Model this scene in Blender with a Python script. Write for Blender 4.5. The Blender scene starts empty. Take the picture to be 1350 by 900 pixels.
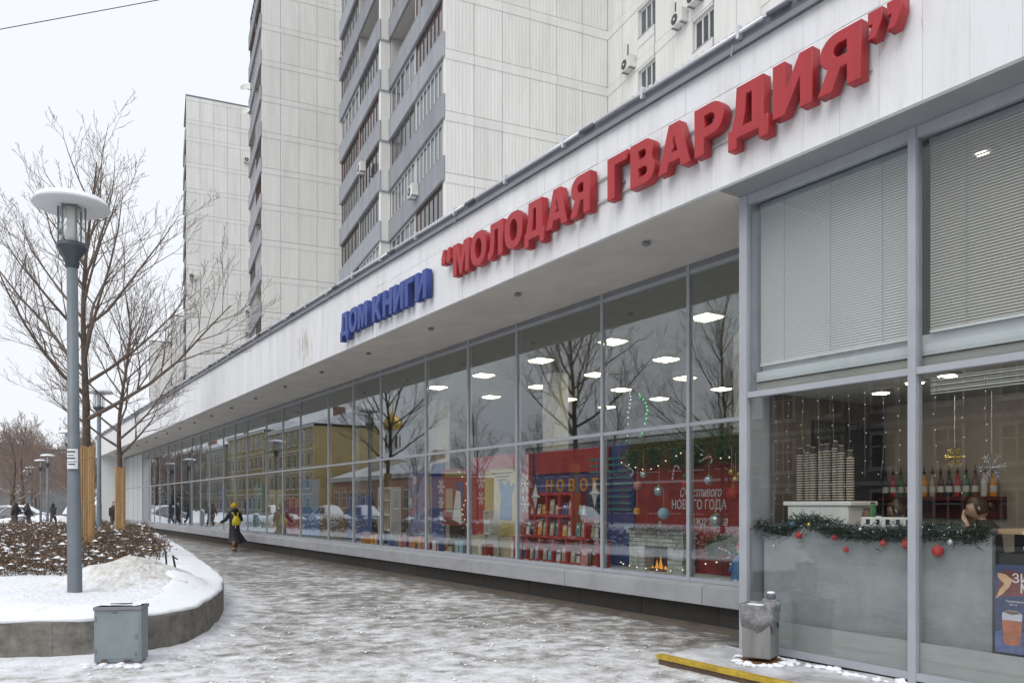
import bpy, bmesh, math, random
from mathutils import Vector, Matrix, noise
R = random.Random(11)
scene = bpy.context.scene
COL = scene.collection
rad = math.radians

# ------------------------------------------------------------------ camera
EYE = 1.65
cd = bpy.data.cameras.new('camera')
cd.sensor_width = 36; cd.lens = 28; cd.shift_y = 215 / 1350
cd.clip_start = 0.05; cd.clip_end = 3000
cam = bpy.data.objects.new('camera', cd); COL.objects.link(cam)
cam.location = (0, 0, EYE); cam.rotation_euler = (rad(90), 0, 0)
scene.camera = cam

# ------------------------------------------------------------------ world, sun
SUN_EL, SUN_AZ = rad(48), rad(215)        # overcast, glow of the sun behind the camera to the left
world = bpy.data.worlds.new('World'); scene.world = world; world.use_nodes = True
nt = world.node_tree; nt.nodes.clear()
sky = nt.nodes.new('ShaderNodeTexSky'); sky.sky_type = 'NISHITA'; sky.sun_disc = False
sky.sun_elevation = SUN_EL; sky.sun_rotation = SUN_AZ
sky.air_density = 1.0; sky.dust_density = 4.0
bg1 = nt.nodes.new('ShaderNodeBackground'); bg1.inputs['Strength'].default_value = 0.05
bg2 = nt.nodes.new('ShaderNodeBackground'); bg2.inputs['Color'].default_value = (0.875, 0.905, 0.955, 1)
bg2.inputs['Strength'].default_value = 1.06
mx = nt.nodes.new('ShaderNodeAddShader')
# a closed cloud deck: nearly all of the light comes from the even grey-white layer
mix = nt.nodes.new('ShaderNodeMixShader'); mix.inputs[0].default_value = 0.93
out = nt.nodes.new('ShaderNodeOutputWorld')
nt.links.new(sky.outputs[0], bg1.inputs['Color'])
nt.links.new(bg1.outputs[0], mix.inputs[1]); nt.links.new(bg2.outputs[0], mix.inputs[2])
nt.links.new(mix.outputs[0], out.inputs['Surface'])
nt.nodes.remove(mx)
sd = bpy.data.lights.new('sun', 'SUN'); sd.energy = 1.5; sd.angle = rad(50); sd.color = (1, 0.985, 0.96)
sun = bpy.data.objects.new('sun', sd); COL.objects.link(sun)
sun.rotation_euler = (rad(90) - SUN_EL, 0, -(SUN_AZ - rad(180)) )
sun.location = (-20, -20, 40)
scene.view_settings.view_transform = 'Standard'; scene.view_settings.look = 'None'
scene.view_settings.exposure = 0.1; scene.view_settings.gamma = 1.0
scene.view_settings.use_curve_mapping = False
scene.cycles.transparent_max_bounces = 16
scene.cycles.max_bounces = 6; scene.cycles.diffuse_bounces = 3; scene.cycles.glossy_bounces = 3

# ------------------------------------------------------------------ frames
_L = math.hypot(691, 1050)
DX, DY = -691 / _L, 1050 / _L              # along the shop front, away from the camera
NX, NY = DY, -DX                           # into the shop
TH = math.atan2(-DY, -DX)                  # local x = to the right along the front, y = into the shop
def W(s, D, z=0.0):
    return Vector((D * NX + s * DX, D * NY + s * DY, z))
def SD(x, y):
    return x * DX + y * DY, x * NX + y * NY
TT = math.atan2(0.4043, 0.9145)            # the towers stand turned against the podium

# ------------------------------------------------------------------ materials
def new_mat(name):
    m = bpy.data.materials.new(name); m.use_nodes = True
    n = m.node_tree.nodes
    return m, n, m.node_tree.links, n['Principled BSDF']
def mat(name, rgb, rough=0.7, var=0.0, scale=4.0, bump=0.0, bscale=30.0, metal=0.0, spec=0.5,
        rnd=0.0, island=0.0, rgb2=None, streak=False, emit=None, estr=1.0):
    m, n, l, b = new_mat(name)
    b.inputs['Roughness'].default_value = rough
    b.inputs['Metallic'].default_value = metal
    b.inputs['Specular IOR Level'].default_value = spec
    b.inputs['Base Color'].default_value = (*rgb, 1)
    if emit:
        b.inputs['Emission Color'].default_value = (*emit, 1); b.inputs['Emission Strength'].default_value = estr
    tc = n.new('ShaderNodeTexCoord')
    src = None
    if var or rgb2:
        no = n.new('ShaderNodeTexNoise'); no.inputs['Scale'].default_value = scale
        no.inputs['Detail'].default_value = 6; no.inputs['Roughness'].default_value = 0.65
        vec = tc.outputs['Object']
        if streak:
            mp = n.new('ShaderNodeMapping'); mp.inputs['Scale'].default_value = (1, 1, 0.12)
            l.new(vec, mp.inputs['Vector']); vec = mp.outputs['Vector']
        l.new(vec, no.inputs['Vector'])
        cr = n.new('ShaderNodeValToRGB')
        cr.color_ramp.elements[0].position = 0.3; cr.color_ramp.elements[1].position = 0.7
        a = tuple(max(0, c * (1 - var)) for c in rgb); c2 = rgb2 or tuple(min(1, c * (1 + var)) for c in rgb)
        cr.color_ramp.elements[0].color = (*a, 1); cr.color_ramp.elements[1].color = (*c2, 1)
        l.new(no.outputs['Fac'], cr.inputs['Fac'])
        src = cr.outputs['Color']
    if rnd or island:
        hs = n.new('ShaderNodeHueSaturation')
        if src: l.new(src, hs.inputs['Color'])
        else: hs.inputs['Color'].default_value = (*rgb, 1)
        mr = n.new('ShaderNodeMapRange')
        k = island or rnd
        mr.inputs['To Min'].default_value = 1 - k; mr.inputs['To Max'].default_value = 1 + k
        if island:
            g = n.new('ShaderNodeNewGeometry'); l.new(g.outputs['Random Per Island'], mr.inputs['Value'])
        else:
            o = n.new('ShaderNodeObjectInfo'); l.new(o.outputs['Random'], mr.inputs['Value'])
        l.new(mr.outputs[0], hs.inputs['Value'])
        src = hs.outputs['Color']
    if src: l.new(src, b.inputs['Base Color'])
    if bump:
        no2 = n.new('ShaderNodeTexNoise'); no2.inputs['Scale'].default_value = bscale; no2.inputs['Detail'].default_value = 5
        l.new(tc.outputs['Object'], no2.inputs['Vector'])
        bp = n.new('ShaderNodeBump'); bp.inputs['Strength'].default_value = bump; bp.inputs['Distance'].default_value = 0.02
        l.new(no2.outputs['Fac'], bp.inputs['Height']); l.new(bp.outputs[0], b.inputs['Normal'])
    return m
def glass_mat(name, tint=(0.90, 0.93, 0.92), f0=0.11, wav=0.0):
    m = bpy.data.materials.new(name); m.use_nodes = True
    n = m.node_tree.nodes; l = m.node_tree.links; n.clear()
    o = n.new('ShaderNodeOutputMaterial')
    tr = n.new('ShaderNodeBsdfTransparent'); tr.inputs[0].default_value = (*tint, 1)
    gl = n.new('ShaderNodeBsdfGlossy'); gl.inputs['Roughness'].default_value = 0.0; gl.inputs['Color'].default_value = (0.95, 0.97, 1, 1)
    g = n.new('ShaderNodeNewGeometry')
    dt = n.new('ShaderNodeVectorMath'); dt.operation = 'DOT_PRODUCT'
    l.new(g.outputs['Incoming'], dt.inputs[0]); l.new(g.outputs['Normal'], dt.inputs[1])
    def math_(op, a, b=None):
        q = n.new('ShaderNodeMath'); q.operation = op
        for i, v in enumerate((a, b)):
            if v is None: continue
            if isinstance(v, (int, float)): q.inputs[i].default_value = v
            else: l.new(v, q.inputs[i])
        return q.outputs[0]
    c = math_('SUBTRACT', 1.0, math_('ABSOLUTE', dt.outputs['Value']))
    p = math_('POWER', c, 5.0)
    fr = math_('ADD', math_('MULTIPLY', p, 1 - f0), f0)
    ms = n.new('ShaderNodeMixShader')
    l.new(fr, ms.inputs[0]); l.new(tr.outputs[0], ms.inputs[1]); l.new(gl.outputs[0], ms.inputs[2])
    if wav:
        tc = n.new('ShaderNodeTexCoord'); no = n.new('ShaderNodeTexNoise'); no.inputs['Scale'].default_value = 0.55
        oi = n.new('ShaderNodeObjectInfo')
        va = n.new('ShaderNodeVectorMath'); va.operation = 'ADD'
        l.new(tc.outputs['Object'], va.inputs[0]); l.new(oi.outputs['Random'], va.inputs[1])
        l.new(va.outputs[0], no.inputs['Vector'])
        bp = n.new('ShaderNodeBump'); bp.inputs['Strength'].default_value = wav; bp.inputs['Distance'].default_value = 0.02
        l.new(no.outputs['Fac'], bp.inputs['Height']); l.new(bp.outputs[0], gl.inputs['Normal'])
    l.new(ms.outputs[0], o.inputs['Surface'])
    return m
def emis(name, rgb, st):
    m = bpy.data.materials.new(name); m.use_nodes = True
    n = m.node_tree.nodes; l = m.node_tree.links; n.clear()
    o = n.new('ShaderNodeOutputMaterial'); e = n.new('ShaderNodeEmission')
    e.inputs[0].default_value = (*rgb, 1); e.inputs[1].default_value = st
    l.new(e.outputs[0], o.inputs['Surface']); return m

M = {}
M['fascia_back'] = mat('fascia_back', (0.42, 0.42, 0.41), 0.9)
M['soffit'] = mat('soffit_plaster', (0.57, 0.535, 0.49), 0.9, var=0.10, scale=1.3)
M['soffit_metal'] = mat('soffit_metal', (0.25, 0.26, 0.27), 0.6, var=0.08, scale=2)
M['alu'] = mat('aluminium_frame', (0.36, 0.375, 0.41), 0.45, var=0.08, scale=3, spec=0.4)
M['alu_dark'] = mat('aluminium_dark', (0.20, 0.21, 0.225), 0.5, var=0.1, scale=3)
M['sill'] = mat('sill_metal', (0.34, 0.345, 0.36), 0.5, var=0.14, scale=1.8, rnd=0.05, bump=0.05, bscale=4)
M['granite'] = mat('granite', (0.04, 0.036, 0.032), 0.55, var=0.5, scale=60, rnd=0.25)
M['coping'] = mat('coping_metal', (0.13, 0.14, 0.16), 0.5, var=0.15, scale=3)
M['steel'] = mat('bright_steel', (0.62, 0.63, 0.66), 0.35, metal=0.6, var=0.1)
M['white_wall'] = mat('white_wall', (0.72, 0.72, 0.72), 0.85, var=0.06, scale=0.8, streak=True)
M['snow'] = mat('snow', (0.84, 0.86, 0.90), 0.75, var=0.03, scale=3, bump=0.5, bscale=14)
M['interior_wall'] = mat('interior_wall', (0.40, 0.39, 0.36), 0.9, var=0.1, scale=1)
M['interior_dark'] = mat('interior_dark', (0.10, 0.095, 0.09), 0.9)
M['ceiling'] = mat('ceiling_tile', (0.30, 0.30, 0.27), 0.9, var=0.1)
M['floor_in'] = mat('floor_inside', (0.16, 0.15, 0.14), 0.5, var=0.15)
M['lamp_panel'] = emis('ceiling_lamp_light', (1.0, 0.86, 0.55), 26.0)
M['glass'] = glass_mat('shop_glass', wav=0.012)
M['cglass'] = glass_mat('cafe_glass', tint=(0.93, 0.945, 0.94), f0=0.04, wav=0.008)
M['film'] = mat('frosted_film', (0.36, 0.375, 0.375), 0.35, var=0.06, scale=2)
M['panel_white'] = mat('infill_panel', (0.55, 0.57, 0.58), 0.4, var=0.05)

def fascia_mat():
    m, n, l, b = new_mat('fascia_stone')
    b.inputs['Roughness'].default_value = 0.7
    tc = n.new('ShaderNodeTexCoord'); g = n.new('ShaderNodeNewGeometry'); oi = n.new('ShaderNodeObjectInfo')
    mp = n.new('ShaderNodeMapping'); mp.inputs['Scale'].default_value = (4.0, 4.0, 0.5)
    l.new(g.outputs['Position'], mp.inputs['Vector'])
    n1 = n.new('ShaderNodeTexNoise'); n1.inputs['Scale'].default_value = 1.6; n1.inputs['Detail'].default_value = 8; n1.inputs['Roughness'].default_value = 0.7
    l.new(mp.outputs[0], n1.inputs['Vector'])
    r1 = n.new('ShaderNodeValToRGB')
    e = r1.color_ramp.elements
    e[0].position = 0.22; e[0].color = (0.60, 0.595, 0.58, 1); e[1].position = 0.52; e[1].color = (0.73, 0.735, 0.75, 1)
    l.new(n1.outputs['Fac'], r1.inputs['Fac'])
    # fine cracks and chips
    n2 = n.new('ShaderNodeTexNoise'); n2.inputs['Scale'].default_value = 2.3; n2.inputs['Detail'].default_value = 9; n2.inputs['Roughness'].default_value = 0.72
    l.new(g.outputs['Position'], n2.inputs['Vector'])
    r2 = n.new('ShaderNodeValToRGB'); e = r2.color_ramp.elements
    e[0].position = 0.665; e[0].color = (0, 0, 0, 1); e[1].position = 0.72; e[1].color = (1, 1, 1, 1)
    l.new(n2.outputs['Fac'], r2.inputs['Fac'])
    # flaked patch on the far part
    vd = n.new('ShaderNodeVectorMath'); vd.operation = 'DISTANCE'; p = W(18.7, 6.35, 5.50); vd.inputs[1].default_value = p
    l.new(g.outputs['Position'], vd.inputs[0])
    mr = n.new('ShaderNodeMapRange'); mr.inputs['From Min'].default_value = 0.0; mr.inputs['From Max'].default_value = 1.0
    mr.inputs['To Min'].default_value = 0.25; mr.inputs['To Max'].default_value = 0.0
    l.new(vd.outputs['Value'], mr.inputs['Value'])
    ad = n.new('ShaderNodeMath'); ad.operation = 'ADD'
    n3 = n.new('ShaderNodeTexNoise'); n3.inputs['Scale'].default_value = 4.5; n3.inputs['Detail'].default_value = 6
    l.new(mp.outputs[0], n3.inputs['Vector'])
    l.new(n3.outputs['Fac'], ad.inputs[0]); l.new(mr.outputs[0], ad.inputs[1])
    r3 = n.new('ShaderNodeValToRGB'); e = r3.color_ramp.elements
    e[0].position = 0.72; e[0].color = (0, 0, 0, 1); e[1].position = 0.78; e[1].color = (1, 1, 1, 1)
    l.new(ad.outputs[0], r3.inputs['Fac'])
    hs = n.new('ShaderNodeHueSaturation'); m2 = n.new('ShaderNodeMapRange'); m2.inputs['To Min'].default_value = 0.965; m2.inputs['To Max'].default_value = 1.03
    l.new(oi.outputs['Random'], m2.inputs['Value']); l.new(m2.outputs[0], hs.inputs['Value']); l.new(r1.outputs[0], hs.inputs['Color'])
    a = n.new('ShaderNodeMix'); a.data_type = 'RGBA'
    l.new(r2.outputs[0], a.inputs['Factor']); l.new(hs.outputs[0], a.inputs['A']); a.inputs['B'].default_value = (0.36, 0.34, 0.31, 1)
    c = n.new('ShaderNodeMix'); c.data_type = 'RGBA'
    l.new(r3.outputs[0], c.inputs['Factor']); l.new(a.outputs['Result'], c.inputs['A']); c.inputs['B'].default_value = (0.46, 0.42, 0.36, 1)
    l.new(c.outputs['Result'], b.inputs['Base Color'])
    bp = n.new('ShaderNodeBump'); bp.inputs['Strength'].default_value = 0.15; bp.inputs['Distance'].default_value = 0.02
    l.new(n2.outputs['Fac'], bp.inputs['Height']); l.new(bp.outputs[0], b.inputs['Normal'])
    return m
M['fascia'] = fascia_mat()

# ------------------------------------------------------------------ mesh helpers
class MB:
    def __init__(self, xf=None):
        self.v = []; self.f = []; self.xf = xf
    def _add(self, vs, fs):
        o = len(self.v)
        self.v += [self.xf(*p) if self.xf else tuple(p) for p in vs]
        self.f += [tuple(i + o for i in f) for f in fs]
    def box(self, x0, x1, y0, y1, z0, z1):
        self._add([(x0, y0, z0), (x1, y0, z0), (x1, y1, z0), (x0, y1, z0), (x0, y0, z1), (x1, y0, z1), (x1, y1, z1), (x0, y1, z1)],
                  [(0, 3, 2, 1), (4, 5, 6, 7), (0, 1, 5, 4), (1, 2, 6, 5), (2, 3, 7, 6), (3, 0, 4, 7)])
        return self
    def prism(self, pts, lo, hi, axis='y'):
        """2-D polygon (in the other two axes) pushed out from lo to hi along an axis"""
        def P(a, b, c):
            return {'y': (a, c, b), 'x': (c, a, b), 'z': (a, b, c)}[axis]
        k = len(pts)
        vs = [P(a, b, lo) for a, b in pts] + [P(a, b, hi) for a, b in pts]
        fs = [tuple(range(k)), tuple(range(2 * k - 1, k - 1, -1))] + [(i, (i + 1) % k, (i + 1) % k + k, i + k) for i in range(k)]
        self._add(vs, fs); return self
    def tube(self, path, rads, n=6, cap=True):
        path = [Vector(p) for p in path]
        if not hasattr(rads, '__len__'): rads = [rads] * len(path)
        vs = []; fs = []
        t0 = (path[1] - path[0]).normalized()
        up = Vector((0, 0, 1)) if abs(t0.z) < 0.9 else Vector((1, 0, 0))
        a = t0.cross(up).normalized()
        for i, p in enumerate(path):
            t = (path[min(i + 1, len(path) - 1)] - path[max(i - 1, 0)])
            t = t.normalized() if t.length > 1e-9 else t0
            a = (a - t * a.dot(t)); a = a.normalized() if a.length > 1e-6 else t.orthogonal().normalized()
            b = t.cross(a)
            for k in range(n):
                an = 2 * math.pi * k / n
                vs.append(tuple(p + (a * math.cos(an) + b * math.sin(an)) * rads[i]))
        for i in range(len(path) - 1):
            for k in range(n):
                fs.append((i * n + k, i * n + (k + 1) % n, (i + 1) * n + (k + 1) % n, (i + 1) * n + k))
        if cap:
            fs.append(tuple(range(n - 1, -1, -1))); fs.append(tuple((len(path) - 1) * n + k for k in range(n)))
        self._add(vs, fs); return self
    def lathe(self, prof, n=16, c=(0, 0, 0)):
        vs = []; fs = []
        for r, z in prof:
            for k in range(n):
                an = 2 * math.pi * k / n
                vs.append((c[0] + r * math.cos(an), c[1] + r * math.sin(an), c[2] + z))
        for i in range(len(prof) - 1):
            for k in range(n):
                fs.append((i * n + k, i * n + (k + 1) % n, (i + 1) * n + (k + 1) % n, (i + 1) * n + k))
        fs.append(tuple(range(n - 1, -1, -1))); fs.append(tuple((len(prof) - 1) * n + k for k in range(n)))
        self._add(vs, fs); return self
    def ball(self, c, r, n=12, m=8, sc=(1, 1, 1)):
        vs = [(c[0], c[1], c[2] - r * sc[2])]; fs = []
        for j in range(1, m):
            ph = math.pi * j / m
            for k in range(n):
                an = 2 * math.pi * k / n
                vs.append((c[0] + r * sc[0] * math.sin(ph) * math.cos(an), c[1] + r * sc[1] * math.sin(ph) * math.sin(an), c[2] - r * sc[2] * math.cos(ph)))
        vs.append((c[0], c[1], c[2] + r * sc[2])); top = len(vs) - 1
        for k in range(n):
            fs.append((0, 1 + (k + 1) % n, 1 + k))
            fs.append((top, top - n + k, top - n + (k + 1) % n))
        for j in range(m - 2):
            for k in range(n):
                a = 1 + j * n
                fs.append((a + k, a + (k + 1) % n, a + n + (k + 1) % n, a + n + k))
        self._add(vs, fs); return self
    def lump(self, c, r, sc=(1.3, 1.2, 0.6), n=9, m=6):
        e = MB().ball((0, 0, 0), 1.0, n, m); o = R.uniform(0, 50)
        vs = []
        for x, y, z in e.v:
            k = 1 + 0.55 * noise.noise(Vector((x * 1.4 + o, y * 1.4, z * 1.4))) + 0.25 * noise.noise(Vector((x * 3.5, y * 3.5 + o, z * 3.5)))
            vs.append((c[0] + x * r * sc[0] * k, c[1] + y * r * sc[1] * k, c[2] + z * r * sc[2] * k))
        self._add(vs, e.f); return self
    def raw(self, vs, fs): self._add(vs, fs); return self
    def mesh(self, name, m, smooth=False, recalc=True):
        me = bpy.data.meshes.new(name); me.from_pydata(self.v, [], self.f)
        if recalc:
            bm = bmesh.new(); bm.from_mesh(me); bmesh.ops.recalc_face_normals(bm, faces=bm.faces); bm.to_mesh(me); bm.free()
        if m: me.materials.append(M[m] if isinstance(m, str) else m)
        if smooth:
            for p in me.polygons: p.use_smooth = True
        return me
    def build(self, name, m, parent=None, loc=(0, 0, 0), rz=0.0, smooth=False, recalc=True, bevel=0.0):
        o = link(name, self.mesh(name, m, smooth, recalc), parent, loc, rz)
        if bevel:
            b = o.modifiers.new('bevel', 'BEVEL'); b.width = bevel; b.segments = 2; b.limit_method = 'ANGLE'
        return o
def link(name, me, parent=None, loc=(0, 0, 0), rz=0.0, rot=None):
    o = bpy.data.objects.new(name, me); COL.objects.link(o)
    if parent: o.parent = parent
    o.location = loc; o.rotation_euler = rot if rot else (0, 0, rz)
    return o
def tag(o, label, cat, group=None, kind=None):
    if label: o['label'] = label
    if cat: o['category'] = cat
    if group: o['group'] = group
    if kind: o['kind'] = kind
    return o
def empty(name, loc, rz=0.0, label=None, cat=None, group=None):
    o = bpy.data.objects.new(name, None); COL.objects.link(o); o.empty_display_size = 0.1
    o.location = loc; o.rotation_euler = (0, 0, rz)
    return tag(o, label, cat, group)
def at(name, s, D, z, label, cat, group=None):      # a thing in the shop-front frame
    return empty(name, W(s, D, z), TH, label, cat, group)
def copy_tree(o, parent=None):
    c = o.copy(); COL.objects.link(c); c.parent = parent
    for ch in list(o.children): copy_tree(ch, c)
    return c
def text_mesh(name, txt, size, depth, m, offset=0.0, align='LEFT', shear=0.0):
    """lettering standing in the x-z plane, facing -y, reading along +x"""
    cu = bpy.data.curves.new(name, 'FONT'); cu.body = txt; cu.size = size
    cu.extrude = depth / 2; cu.offset = offset; cu.align_x = align; cu.resolution_u = 4; cu.shear = shear
    ob = bpy.data.objects.new(name, cu); COL.objects.link(ob)
    dg = bpy.context.evaluated_depsgraph_get(); dg.update()
    me = bpy.data.meshes.new_from_object(ob.evaluated_get(dg))
    bpy.data.objects.remove(ob); bpy.data.curves.remove(cu)
    me.transform(Matrix.Rotation(rad(90), 4, 'X'))
    me.materials.clear(); me.materials.append(M[m] if isinstance(m, str) else m)
    me.name = name
    return me
def bounds(me):
    xs = [v.co.x for v in me.vertices]; zs = [v.co.z for v in me.vertices]
    return (min(xs), max(xs), min(zs), max(zs)) if xs else (0, 0, 0, 0)
def skin(name, nodes, edges, m, parent, root, sub=1, extra=None, loc=(0, 0, 0)):
    """a continuous body grown over a skeleton: nodes {key: (pos, radius or (rx, ry))}"""
    keys = list(nodes); idx = {k: i for i, k in enumerate(keys)}
    me = bpy.data.meshes.new(name)
    me.from_pydata([nodes[k][0] for k in keys], [(idx[a], idx[b]) for a, b in edges], [])
    ob = bpy.data.objects.new(name, me); COL.objects.link(ob)
    md = ob.modifiers.new('skin', 'SKIN'); md.use_smooth_shade = True
    lay = me.skin_vertices[0].data if me.skin_vertices else None
    if lay is None:
        bm = bmesh.new(); bm.from_mesh(me); bm.verts.layers.skin.verify(); bm.to_mesh(me); bm.free()
        lay = me.skin_vertices[0].data
    for k in keys:
        r = nodes[k][1]; lay[idx[k]].radius = r if isinstance(r, tuple) else (r, r)
        lay[idx[k]].use_root = (k == root)
    if sub:
        sb = ob.modifiers.new('sub', 'SUBSURF'); sb.levels = sub; sb.render_levels = sub
    dg = bpy.context.evaluated_depsgraph_get(); dg.update()
    me2 = bpy.data.meshes.new_from_object(ob.evaluated_get(dg))
    bpy.data.objects.remove(ob)
    if extra:
        bm = bmesh.new(); bm.from_mesh(me2); bm.from_mesh(extra); bm.to_mesh(me2); bm.free()
    me2.materials.clear(); me2.materials.append(M[m] if isinstance(m, str) else m)
    for p in me2.polygons: p.use_smooth = True
    me2.name = name
    return link(name, me2, parent, loc)
def loft(rings):
    """closed rings of equal point count -> MB"""
    k = len(rings[0]); vs = [p for r in rings for p in r]; fs = []
    for i in range(len(rings) - 1):
        for j in range(k):
            fs.append((i * k + j, i * k + (j + 1) % k, (i + 1) * k + (j + 1) % k, (i + 1) * k + j))
    fs.append(tuple(range(k - 1, -1, -1))); fs.append(tuple((len(rings) - 1) * k + j for j in range(k)))
    return MB().raw(vs, fs)
def catmull(pts, n=6, closed=True):
    o = []; k = len(pts)
    for i in range(k if closed else k - 1):
        p = [Vector(pts[(i + j) % k]) if closed else Vector(pts[max(0, min(k - 1, i + j))]) for j in (-1, 0, 1, 2)]
        for q in range(n):
            t = q / n
            o.append(0.5 * ((2 * p[1]) + (-p[0] + p[2]) * t + (2 * p[0] - 5 * p[1] + 4 * p[2] - p[3]) * t * t + (-p[0] + 3 * p[1] - 3 * p[2] + p[3]) * t ** 3))
    if not closed: o.append(Vector(pts[-1]))
    return o

# ------------------------------------------------------------------ ground, pavement
PL = [(-20, 9.6), (-12, 8.7), (-8.5, 8.35), (-6.6, 8.25), (-5.3, 8.3), (-4.45, 8.46), (-3.95, 8.78), (-3.76, 9.3), (-3.83, 10.0),
      (-4.1, 11.2), (-4.6, 12.7), (-5.3, 14.3), (-6.9, 17.6), (-10.0, 23.9), (-14.4, 32.6), (-16.6, 36.3), (-18.2, 37.6), (-20.5, 37.4), (-26, 34), (-31, 28), (-28, 14)]
PLANTER = [(p.x, p.y) for p in catmull([(x, y, 0) for x, y in PL], 6)]
def inside(x, y, poly):
    c = False; j = len(poly) - 1
    for i in range(len(poly)):
        xi, yi = poly[i]; xj, yj = poly[j]
        if (yi > y) != (yj > y) and x < (xj - xi) * (y - yi) / (yj - yi) + xi: c = not c
        j = i
    return c
def dist_poly(x, y, poly):
    b = 1e9; j = len(poly) - 1
    for i in range(len(poly)):
        ax, ay = poly[j]; bx, by = poly[i]; j = i
        ux, uy = bx - ax, by - ay; L = ux * ux + uy * uy or 1e-9
        t = max(0, min(1, ((x - ax) * ux + (y - ay) * uy) / L))
        d = (x - ax - ux * t) ** 2 + (y - ay - uy * t) ** 2
        if d < b: b = d
    return math.sqrt(b)
def fn(x, y, z=0.0): return noise.noise(Vector((x, y, z)))
def fbm(x, y, z=0.0, o=4):
    return sum(fn(x * 2 ** i, y * 2 ** i, z + 7 * i) / 2 ** i for i in range(o))

def pave_mat():
    m, n, l, b = new_mat('slushy_pavement')
    g = n.new('ShaderNodeNewGeometry'); at_ = n.new('ShaderNodeAttribute'); at_.attribute_name = 'snow'
    def nz(sc, det, ro, vec=None, sx=None):
        q = n.new('ShaderNodeTexNoise'); q.inputs['Scale'].default_value = sc; q.inputs['Detail'].default_value = det; q.inputs['Roughness'].default_value = ro
        if sx:
            mp = n.new('ShaderNodeMapping'); mp.inputs['Rotation'].default_value = (0, 0, -TH); mp.inputs['Scale'].default_value = sx
            l.new(g.outputs['Position'], mp.inputs['Vector']); l.new(mp.outputs[0], q.inputs['Vector'])
        else: l.new(g.outputs['Position'], q.inputs['Vector'])
        return q.outputs['Fac']
    def mth(op, a, c):
        q = n.new('ShaderNodeMath'); q.operation = op
        for i, v in enumerate((a, c)):
            if isinstance(v, (int, float)): q.inputs[i].default_value = v
            else: l.new(v, q.inputs[i])
        return q.outputs[0]
    big = nz(0.5, 4, 0.6); mid = nz(3.6, 7, 0.66); fine = nz(24, 5, 0.72)
    # trodden prints
    vo = n.new('ShaderNodeTexVoronoi'); vo.inputs['Scale'].default_value = 4.2; vo.feature = 'SMOOTH_F1'; vo.inputs['Randomness'].default_value = 1
    mp = n.new('ShaderNodeMapping'); mp.inputs['Rotation'].default_value = (0, 0, 0.5); mp.inputs['Scale'].default_value = (1.0, 1.5, 1)
    l.new(g.outputs['Position'], mp.inputs['Vector']); l.new(mp.outputs[0], vo.inputs['Vector'])
    f = mth('ADD', mth('MULTIPLY', mid, 1.15), mth('MULTIPLY', big, 0.6))
    f = mth('ADD', f, mth('MULTIPLY', fine, 0.55))
    f = mth('ADD', f, mth('MULTIPLY', vo.outputs['Distance'], 0.22))
    br = n.new('ShaderNodeTexBrick'); br.inputs['Scale'].default_value = 1.0; br.inputs['Mortar Size'].default_value = 0.010; br.inputs['Mortar Smooth'].default_value = 0.4
    br.inputs['Brick Width'].default_value = 0.30; br.inputs['Row Height'].default_value = 0.15
    br.inputs['Color1'].default_value = (0.0, 0.0, 0.0, 1); br.inputs['Color2'].default_value = (0.6, 0.6, 0.6, 1); br.inputs['Mortar'].default_value = (1, 1, 1, 1)
    mpb = n.new('ShaderNodeMapping'); mpb.inputs['Rotation'].default_value = (0, 0, -TH + 0.0); l.new(g.outputs['Position'], mpb.inputs['Vector']); l.new(mpb.outputs[0], br.inputs['Vector'])
    f = mth('ADD', f, mth('MULTIPLY', br.outputs['Color'], 0.065))
    f = mth('ADD', f, at_.outputs['Fac'])
    cr = n.new('ShaderNodeValToRGB'); e = cr.color_ramp.elements
    f = mth('ADD', mth('MULTIPLY', f, 0.5), 0.108)
    e[0].position = 0.60; e[0].color = (0.125, 0.115, 0.105, 1)
    e[1].position = 0.92; e[1].color = (0.80, 0.82, 0.86, 1)
    for p, c in ((0.665, (0.215, 0.203, 0.19)), (0.715, (0.335, 0.325, 0.315)), (0.765, (0.49, 0.487, 0.485)), (0.83, (0.66, 0.67, 0.69))):
        q = e.new(p); q.color = (*c, 1)
    l.new(f, cr.inputs['Fac']); l.new(cr.outputs[0], b.inputs['Base Color'])
    rr = n.new('ShaderNodeMapRange'); rr.inputs['From Min'].default_value = 0.6; rr.inputs['From Max'].default_value = 0.76
    rr.inputs['To Min'].default_value = 0.42; rr.inputs['To Max'].default_value = 0.85
    l.new(f, rr.inputs['Value']); l.new(rr.outputs[0], b.inputs['Roughness'])
    bp = n.new('ShaderNodeBump'); bp.inputs['Strength'].default_value = 0.55; bp.inputs['Distance'].default_value = 0.05
    l.new(f, bp.inputs['Height']); l.new(bp.outputs[0], b.inputs['Normal'])
    return m
M['pave'] = pave_mat()
M['ground'] = mat('snowy_ground', (0.55, 0.56, 0.58), 0.85, rgb2=(0.80, 0.82, 0.86), var=0.15, scale=0.25, bump=0.3, bscale=3)
M['road'] = mat('slush_road', (0.13, 0.125, 0.12), 0.5, rgb2=(0.36, 0.36, 0.36), var=0.3, scale=0.6)

g = MB().raw([(-900, -900, -0.03), (900, -900, -0.03), (900, 900, -0.03), (-900, 900, -0.03)], [(0, 1, 2, 3)]).build('ground', 'ground')
tag(g, None, None, kind='structure')
rd = MB(W).raw([(-90, -17, -0.02), (230, -17, -0.02), (230, -6.5, -0.02), (-90, -6.5, -0.02)], [(0, 1, 2, 3)]).build('road', 'road')
tag(rd, None, None, kind='structure')

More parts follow.
